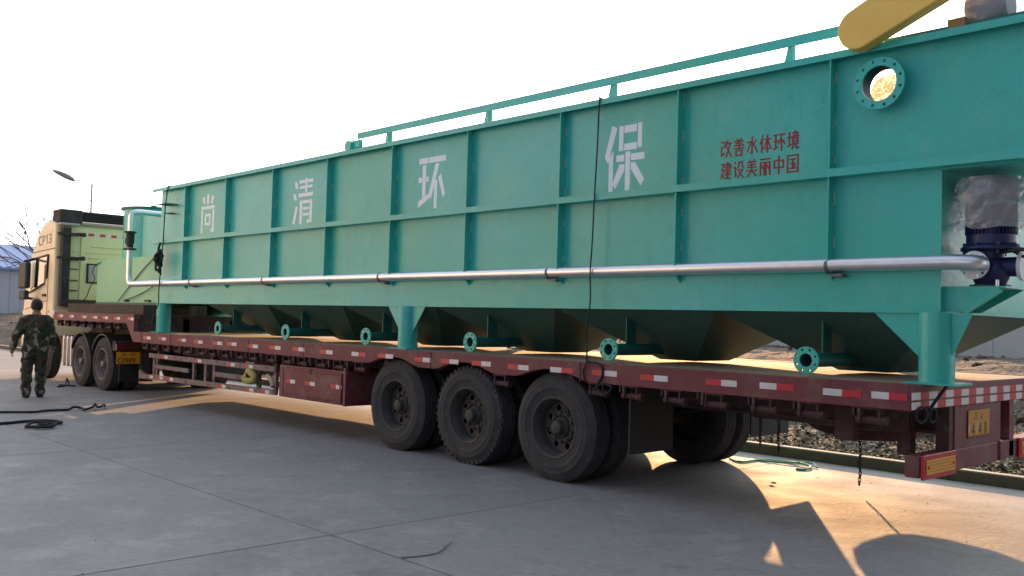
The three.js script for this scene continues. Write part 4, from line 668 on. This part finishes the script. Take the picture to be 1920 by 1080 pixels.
// ------------------------------------------------------------------ ropes, chains and small things
{
  const r = solo('tie_rope', [tube([[-5.96, 3.732, -0.9], [-5.985, 3.733, -0.5], [-6.0, 3.733, -0.25], [-6.0, 3.715, -0.238], [-6.01, 3.3, -0.236], [-6.03, 2.80, -0.234], [-6.05, 2.3, -0.236], [-6.06, 2.05, -0.23], [-6.06, 1.75, -0.24], [-5.99, 1.45, -0.12], [-5.86, 1.20, 0.012], [-5.90, 1.10, 0.012], [-5.88, 1.0, 0.012]], 0.0075, 160, 8),
    tube([[-5.86, 1.19, 0.012], [-5.70, 1.17, 0.014], [-5.66, 1.08, 0.014], [-5.72, 0.96, 0.016], [-5.62, 0.90, 0.01], [-5.55, 0.97, 0.012], [-5.66, 0.99, 0.014], [-5.78, 0.93, 0.012]], 0.010, 60, 8)], M.rope, 'dark rope over the tank beside the large fourth character, tied to the trailer side', 'rope');
  solo('tie_rope', [tube([[-15.94, 3.733, -0.6], [-15.945, 3.733, -0.4], [-15.95, 3.732, -0.255], [-15.95, 3.71, -0.238], [-15.99, 3.35, -0.22], [-16.06, 2.8, -0.236], [-16.12, 2.4, -0.24], [-16.14, 1.95, -0.23], [-16.12, 1.68, -0.22], [-15.98, 1.5, -0.1], [-15.85, 1.35, -0.02], [-15.8, 1.2, 0.012]], 0.010, 90, 7),
    ...Array.from({ length: 7 }, () => { const c = [-16.13 + rr(-0.05, 0.05), 2.46 + rr(-0.09, 0.09), -0.24 + rr(0, 0.06)], q = []; for (let i = 0; i < 6; i++) { const a = i / 6 * 6.2832 + rr(-0.4, 0.4), R = rr(0.05, 0.15); q.push([c[0] + R * Math.cos(a), c[1] + R * Math.sin(a) * 1.2, c[2] + rr(-0.02, 0.05)]); } return tube(q, 0.014, 30, 6, true); }), tube([[-16.13, 2.75, -0.22], [-16.16, 2.62, -0.2], [-16.13, 2.5, -0.2]], 0.02, 10, 6), tube([[-16.1, 2.42, -0.2], [-16.04, 2.28, -0.2], [-16.08, 2.18, -0.22]], 0.018, 12, 6)], M.rope, 'dark rope with a knotted bundle at the left end of the tank', 'rope');
  solo('tie_rope', [tube([[-2.75, 1.20, -0.42], [-2.73, 1.165, -0.36], [-2.78, 1.06, -0.30], [-2.81, 0.98, -0.25], [-2.81, 0.95, -0.20]], 0.012, 30, 7), new THREE.TorusGeometry(0.055, 0.009, 7, 22).rotateY(1.3).translate(-2.815, 0.96, -0.14), new THREE.TorusGeometry(0.05, 0.01, 7, 22).rotateY(1.5).translate(-2.81, 0.95, -0.32), new THREE.TorusGeometry(0.03, 0.01, 7, 18).rotateY(1.2).translate(-2.81, 0.98, -0.23)], M.rope, 'dark strap with a hook below the rear leg at the trailer corner', 'strap');
  const rg = (pts, lab, r = 0.018) => solo('ground_rope', tube(pts, r, 140, 7), M.rope, lab, 'rope');
  rg([[-15.1, 0.02, 3.2], [-15.0, 0.02, 2.7], [-14.95, 0.02, 2.45], [-14.84, 0.02, 2.25], [-14.80, 0.02, 2.1], [-14.9, 0.02, 1.95], [-14.92, 0.02, 1.75], [-14.92, 0.02, 1.6], [-14.98, 0.05, 1.5], [-14.95, 0.03, 1.40], [-14.72, 0.03, 1.42], [-14.86, 0.06, 1.25], [-15.02, 0.08, 1.18], [-14.8, 0.05, 1.2], [-14.9, 0.07, 1.08], [-15.1, 0.03, 1.0]], 'long dark rope with a knotted end lying on the concrete behind the man');
  rg([[-13.6, 0.02, 3.4], [-13.52, 0.02, 2.91], [-13.62, 0.02, 2.6], [-13.5, 0.03, 2.35], [-13.25, 0.03, 2.24], [-13.1, 0.03, 2.36], [-13.3, 0.04, 2.55], [-13.05, 0.03, 2.72], [-12.9, 0.03, 2.75], [-12.82, 0.03, 2.55], [-12.95, 0.05, 2.4], [-12.8, 0.03, 2.5], [-12.75, 0.04, 2.66], [-12.95, 0.04, 2.62], [-13.02, 0.03, 2.48]], 'dark coiled rope nearest the camera at the left edge', 0.02);
  rg([[-19.35, 0.02, 0.35], [-19.55, 0.02, 0.15], [-19.8, 0.05, 0.05], [-19.9, 0.14, 0.0], [-19.75, 0.02, 0.0], [-19.55, 0.02, 0.05], [-19.5, 0.02, -0.02], [-19.8, 0.02, 0.18]], 'small tangle of dark rope beside the truck rear wheel', 0.014);
  solo('green_cord', [tube([[-6.2, 0.012, -2.9], [-5.96, 0.012, -2.76], [-5.9, 0.012, -3.1], [-5.65, 0.015, -3.22], [-5.4, 0.03, -3.15], [-5.25, 0.02, -3.05], [-5.22, 0.012, -2.87], [-5.3, 0.012, -2.82]], 0.012, 60, 6), tube([[-5.9, 0.012, -3.05], [-5.6, 0.02, -3.1], [-5.35, 0.04, -3.22], [-5.2, 0.015, -3.1]], 0.01, 40, 6)], new THREE.MeshStandardMaterial({ color: col(0.05, 0.42, 0.24), roughness: 0.6 }), 'bright green nylon cord lying on the sunlit concrete by the kerb', 'cord');
  solo('scrap_wire', [tube([[-4.87, 0.006, 2.85], [-4.83, 0.006, 2.72], [-4.83, 0.008, 2.58], [-4.93, 0.012, 2.42]], 0.005, 30, 6), tube([[-4.92, 0.012, 2.44], [-5.0, 0.014, 2.40]], 0.004, 6, 5), tube([[-4.92, 0.012, 2.43], [-4.98, 0.014, 2.33]], 0.004, 6, 5)], new THREE.MeshStandardMaterial({ color: col(0.2, 0.19, 0.19), roughness: 0.5 }), 'short frayed piece of wire on the shaded concrete in the foreground', 'wire');
  // chains
  const link = new THREE.TorusGeometry(0.017, 0.0055, 6, 14); link.scale(0.75, 1.25, 1);
  const chain = (x, z, y0, y1, lab) => { const l = []; let k = 0; for (let y = y1; y > y0; y -= 0.031) { const g = link.clone(); g.rotateY(k++ % 2 ? 1.57 : 0.1); g.translate(x + 0.004 * Math.sin(k), y, z); l.push(g); } return solo('chain', l, M.chassis, lab, 'chain', null); };
  chain(-4.17, -2.0, 0.07, 1.0, 'long rusty chain hanging almost to the sunlit ground under the trailer tail');
  chain(-5.0, -1.6, 0.38, 1.0, 'rusty chain under the trailer, left of the pair behind the rear wheel');
  chain(-4.80, -1.6, 0.36, 1.0, 'rusty chain under the trailer, right of the pair behind the rear wheel');
  const lf = (x, z, lab, s) => { const g = new THREE.PlaneGeometry(0.10 * s, 0.05 * s, 4, 2); g.rotateX(-1.56); const p = g.attributes.position; for (let i = 0; i < p.count; i++) p.setY(i, p.getY(i) + 0.012 + 0.015 * Math.cos(p.getX(i) * 30)); g.computeVertexNormals(); g.rotateY(x * 9); g.translate(x, 0.004, z); solo('paper_scrap', g, new THREE.MeshStandardMaterial({ color: col(0.6, 0.5, 0.36), roughness: 0.8, side: THREE.DoubleSide }), lab, 'scrap'); };
  lf(-4.95, -1.75, 'small pale scrap on the sunlit concrete left of the hanging chain', 1);
}

// ------------------------------------------------------------------ the man in camouflage, seen from behind
{
  const yaw = Math.atan2(-0.96, -0.28);             // faces away from the camera
  const P = thing('person', 'person in camouflage jacket and trousers walking away, seen from behind beside the truck', 'person', [-17.43, 0, 1.36]);
  P.rotation.y = yaw;
  const camo = new THREE.MeshStandardMaterial({ map: rep(tex(512, (u, v) => {
    const a = fbm(u, v, 8, 1001, 4), b = fbm(u, v, 9, 1013, 4), c = fbm(u, v, 11, 1021, 4);
    let k = [0.055, 0.052, 0.036]; if (a > 0.52) k = [0.030, 0.045, 0.026]; if (b > 0.56) k = [0.065, 0.042, 0.026]; if (c > 0.60) k = [0.018, 0.017, 0.016]; if (a < 0.40) k = [0.21, 0.21, 0.165]; return k.map(x => x * (0.9 + 0.2 * vnoise(u, v, 200, 5)));
  }), 0.75), roughness: 0.92, bumpMap: rep(tex(256, (u, v) => { const k = fbm(u, v, 10, 1031, 3); return [k, k, k]; }, false), 0.4), bumpScale: 0.02 });
  const skin = new THREE.MeshStandardMaterial({ color: col(0.30, 0.17, 0.11), roughness: 0.6 }), hair = new THREE.MeshStandardMaterial({ color: col(0.012, 0.011, 0.011), roughness: 0.75 }), shoe = new THREE.MeshStandardMaterial({ color: col(0.03, 0.032, 0.03), roughness: 0.7 });
  // joints; local +z is the way he faces, +x is his left
  const J = { hip: [0, 0.90, 0], chest: [0, 1.24, 0.01], neck: [0, 1.42, 0.02], head: [0, 1.555, 0.05],
    sL: [0.175, 1.325, 0.0], eL: [0.285, 1.09, -0.03], wL: [0.345, 0.86, 0.05], sR: [-0.175, 1.325, 0.0], eR: [-0.26, 1.09, 0.0], wR: [-0.27, 0.87, 0.12],
    hL: [0.095, 0.86, 0], kL: [0.115, 0.48, 0.02], aL: [0.11, 0.09, -0.06], hR: [-0.095, 0.86, 0], kR: [-0.10, 0.48, 0.06], aR: [-0.105, 0.09, 0.05] };
  const cap = (p, a, b, ra, rb) => { const ax = b[0] - a[0], ay = b[1] - a[1], az = b[2] - a[2], px = p[0] - a[0], py = p[1] - a[1], pz = p[2] - a[2], t = clamp((px * ax + py * ay + pz * az) / (ax * ax + ay * ay + az * az + 1e-9)); return Math.hypot(px - ax * t, py - ay * t, pz - az * t) - (ra + (rb - ra) * t); };
  const ell = (p, c, r) => { const x = (p[0] - c[0]) / r[0], y = (p[1] - c[1]) / r[1], z = (p[2] - c[2]) / r[2], k = Math.hypot(x, y, z); return (k - 1) * Math.min(...r); };
  const smin = (a, b, k) => { const h = clamp(0.5 + 0.5 * (b - a) / k); return b + (a - b) * h - k * h * (1 - h); };
  function march(res, c, h, f) {
    const mc = new MarchingCubes(res, new THREE.MeshBasicMaterial(), false, false, 400000); mc.isolation = 0;
    const hs = res / 2;
    for (let k = 0; k < res; k++) for (let j = 0; j < res; j++) for (let i = 0; i < res; i++) mc.field[k * res * res + j * res + i] = -f([c[0] + (i - hs) / hs * h[0], c[1] + (j - hs) / hs * h[1], c[2] + (k - hs) / hs * h[2]]);
    mc.update();
    const n = mc.count ?? mc.geometry.drawRange.count, pos = mc.positionArray.slice(0, n * 3);
    for (let i = 0; i < n; i++) for (let k = 0; k < 3; k++) pos[i * 3 + k] = c[k] + pos[i * 3 + k] * h[k];
    let g = new THREE.BufferGeometry(); g.setAttribute('position', new THREE.BufferAttribute(pos, 3)); g = mergeVertices(g, 1e-5); g.computeVertexNormals(); g.setAttribute('uv', new THREE.BufferAttribute(new Float32Array(g.attributes.position.count * 2), 2)); return g;
  }
  const bodyF = p => {
    let d = ell(p, [0, 1.2, 0.0], [0.165, 0.26, 0.105]); d = smin(d, ell(p, J.hip, [0.16, 0.14, 0.11]), 0.06); d = smin(d, cap(p, J.chest, J.neck, 0.09, 0.055), 0.05); d = smin(d, cap(p, J.neck, [0, 1.5, 0.03], 0.058, 0.055), 0.03);
    for (const s of ['L', 'R']) { d = smin(d, cap(p, J['s' + s], J['e' + s], 0.058, 0.044), 0.04); d = smin(d, cap(p, J['e' + s], J['w' + s], 0.042, 0.030), 0.02); d = smin(d, cap(p, J['h' + s], J['k' + s], 0.085, 0.058), 0.04); d = smin(d, cap(p, J['k' + s], J['a' + s], 0.056, 0.042), 0.02); }
    d = smin(d, ell(p, [0, 1.575, 0.045], [0.078, 0.11, 0.097]), 0.02); d = smin(d, ell(p, [0, 1.515, 0.075], [0.058, 0.07, 0.068]), 0.02); d = smin(d, ell(p, [0, 1.55, 0.152], [0.013, 0.022, 0.02]), 0.01);
    for (const s of [1, -1]) d = smin(d, ell(p, [s * 0.082, 1.56, 0.04], [0.012, 0.032, 0.02]), 0.008);
    return d;
  };
  const wr = p => 0.012 * Math.sin(p[1] * 34 + p[0] * 9) * Math.sin(p[0] * 21 + p[2] * 17 + p[1] * 5);
  const jacketF = p => {
    let d = ell(p, [0, 1.2, 0], [0.205, 0.27, 0.145]); d = smin(d, cap(p, [-0.08, 0.88, 0], [0.08, 0.88, 0], 0.125, 0.125), 0.10); d = smin(d, cap(p, J.sL, J.sR, 0.08, 0.08), 0.06); d = smin(d, Math.min(cap(p, [0, 1.40, 0.01], J.sL, 0.062, 0.06), cap(p, [0, 1.40, 0.01], J.sR, 0.062, 0.06)), 0.05); d = smin(d, cap(p, [0, 1.36, 0.015], [0, 1.43, 0.025], 0.078, 0.068), 0.03);
    for (const s of ['L', 'R']) { const a = J['s' + s], e = J['e' + s], w = J['w' + s]; d = smin(d, cap(p, a, e, 0.088, 0.070), 0.04); d = smin(d, cap(p, e, w, 0.070, 0.056), 0.03); }
    return Math.max(d + wr(p), 0.80 + 0.015 * Math.sin(p[0] * 20) - p[1], p[1] - 1.43);
  };
  const trouF = p => {
    let d = cap(p, [-0.07, 0.86, 0], [0.07, 0.86, 0], 0.125, 0.125);
    for (const s of ['L', 'R']) { d = smin(d, cap(p, J['h' + s], J['k' + s], 0.112, 0.090), 0.03); d = smin(d, cap(p, J['k' + s], J['a' + s], 0.088, 0.078), 0.03); }
    return Math.max(d + wr(p) * 0.9, 0.055 - p[1]);
  };
  const c0 = [0, 0.86, 0.02], h0 = [0.50, 0.90, 0.34];
  const add = (n, g, m) => { part(P, n, g, m); };
  const body = part(P, 'body', [march(110, c0, h0, bodyF)], skin); 
  part(P, 'jacket', [march(110, c0, h0, jacketF)], camo); part(P, 'trousers', [march(110, c0, h0, trouF)], camo);
  const hand = (w, s) => { const o = w; const F = p => { let d = cap(p, [o[0], o[1] + 0.01, o[2]], [o[0] + s * 0.008, o[1] - 0.065, o[2] + 0.012], 0.026, 0.034); const L = [0.068, 0.078, 0.072, 0.056]; for (let i = 0; i < 4; i++) { const z = o[2] + 0.042 - i * 0.021, b = [o[0] + s * 0.008, o[1] - 0.075, z], m = [o[0] + s * 0.010, b[1] - L[i] * 0.5, z + 0.003], e = [o[0] - s * 0.006, b[1] - L[i], z + 0.008]; d = smin(d, Math.min(cap(p, b, m, 0.0100, 0.0092), cap(p, m, e, 0.0092, 0.0078)), 0.004); } d = smin(d, Math.min(cap(p, [o[0], o[1] - 0.02, o[2] + 0.02], [o[0] - s * 0.006, o[1] - 0.06, o[2] + 0.062], 0.014, 0.011), cap(p, [o[0] - s * 0.006, o[1] - 0.06, o[2] + 0.062], [o[0] - s * 0.012, o[1] - 0.092, o[2] + 0.066], 0.0105, 0.008)), 0.008); return d; }; return march(64, [o[0], o[1] - 0.07, o[2] + 0.015], [0.10, 0.12, 0.10], F); };
  body.geometry = join([body.geometry, hand([J.wL[0], J.wL[1] - 0.01, J.wL[2]], 1), hand([J.wR[0], J.wR[1] - 0.01, J.wR[2]], -1)]);
  part(P, 'eye', [new THREE.SphereGeometry(0.012, 10, 8).translate(0.032, 1.572, 0.132), new THREE.SphereGeometry(0.012, 10, 8).translate(-0.032, 1.572, 0.132)], M.flangeWhite);
  part(P, 'mouth', tube([[-0.025, 1.498, 0.135], [0, 1.496, 0.143], [0.025, 1.498, 0.135]], 0.004, 8, 6), new THREE.MeshStandardMaterial({ color: col(0.25, 0.08, 0.07), roughness: 0.6 }));
  part(P, 'hair', [march(72, [0, 1.6, 0.03], [0.15, 0.15, 0.17], p => { let d = ell(p, [0, 1.592, 0.035], [0.093, 0.112, 0.108]); d = smin(d, ell(p, [0, 1.55, -0.01], [0.08, 0.085, 0.07]), 0.02); d += 0.003 * Math.sin(p[0] * 160) * Math.sin(p[1] * 140 + p[2] * 120); return Math.max(d, -(ell(p, [0, 1.53, 0.15], [0.085, 0.095, 0.085])), 1.515 - p[1] + 0.25 * Math.max(0, p[2])); })], hair);
  for (const s of ['L', 'R']) part(P, 'shoe', [march(48, [J['a' + s][0], 0.06, J['a' + s][2] + 0.06], [0.12, 0.12, 0.22], p => { const a = J['a' + s]; return Math.max(smin(cap(p, [a[0], 0.045, a[2] - 0.02], [a[0], 0.036, a[2] + 0.15], 0.052, 0.044), cap(p, [a[0], 0.05, a[2]], [a[0], 0.13, a[2]], 0.055, 0.05), 0.03), 0.002 - p[1]); })], shoe);
}

scene.traverse(o => { if (o.isMesh) { o.castShadow = true; o.receiveShadow = true; } });
renderer.render(scene, camera);
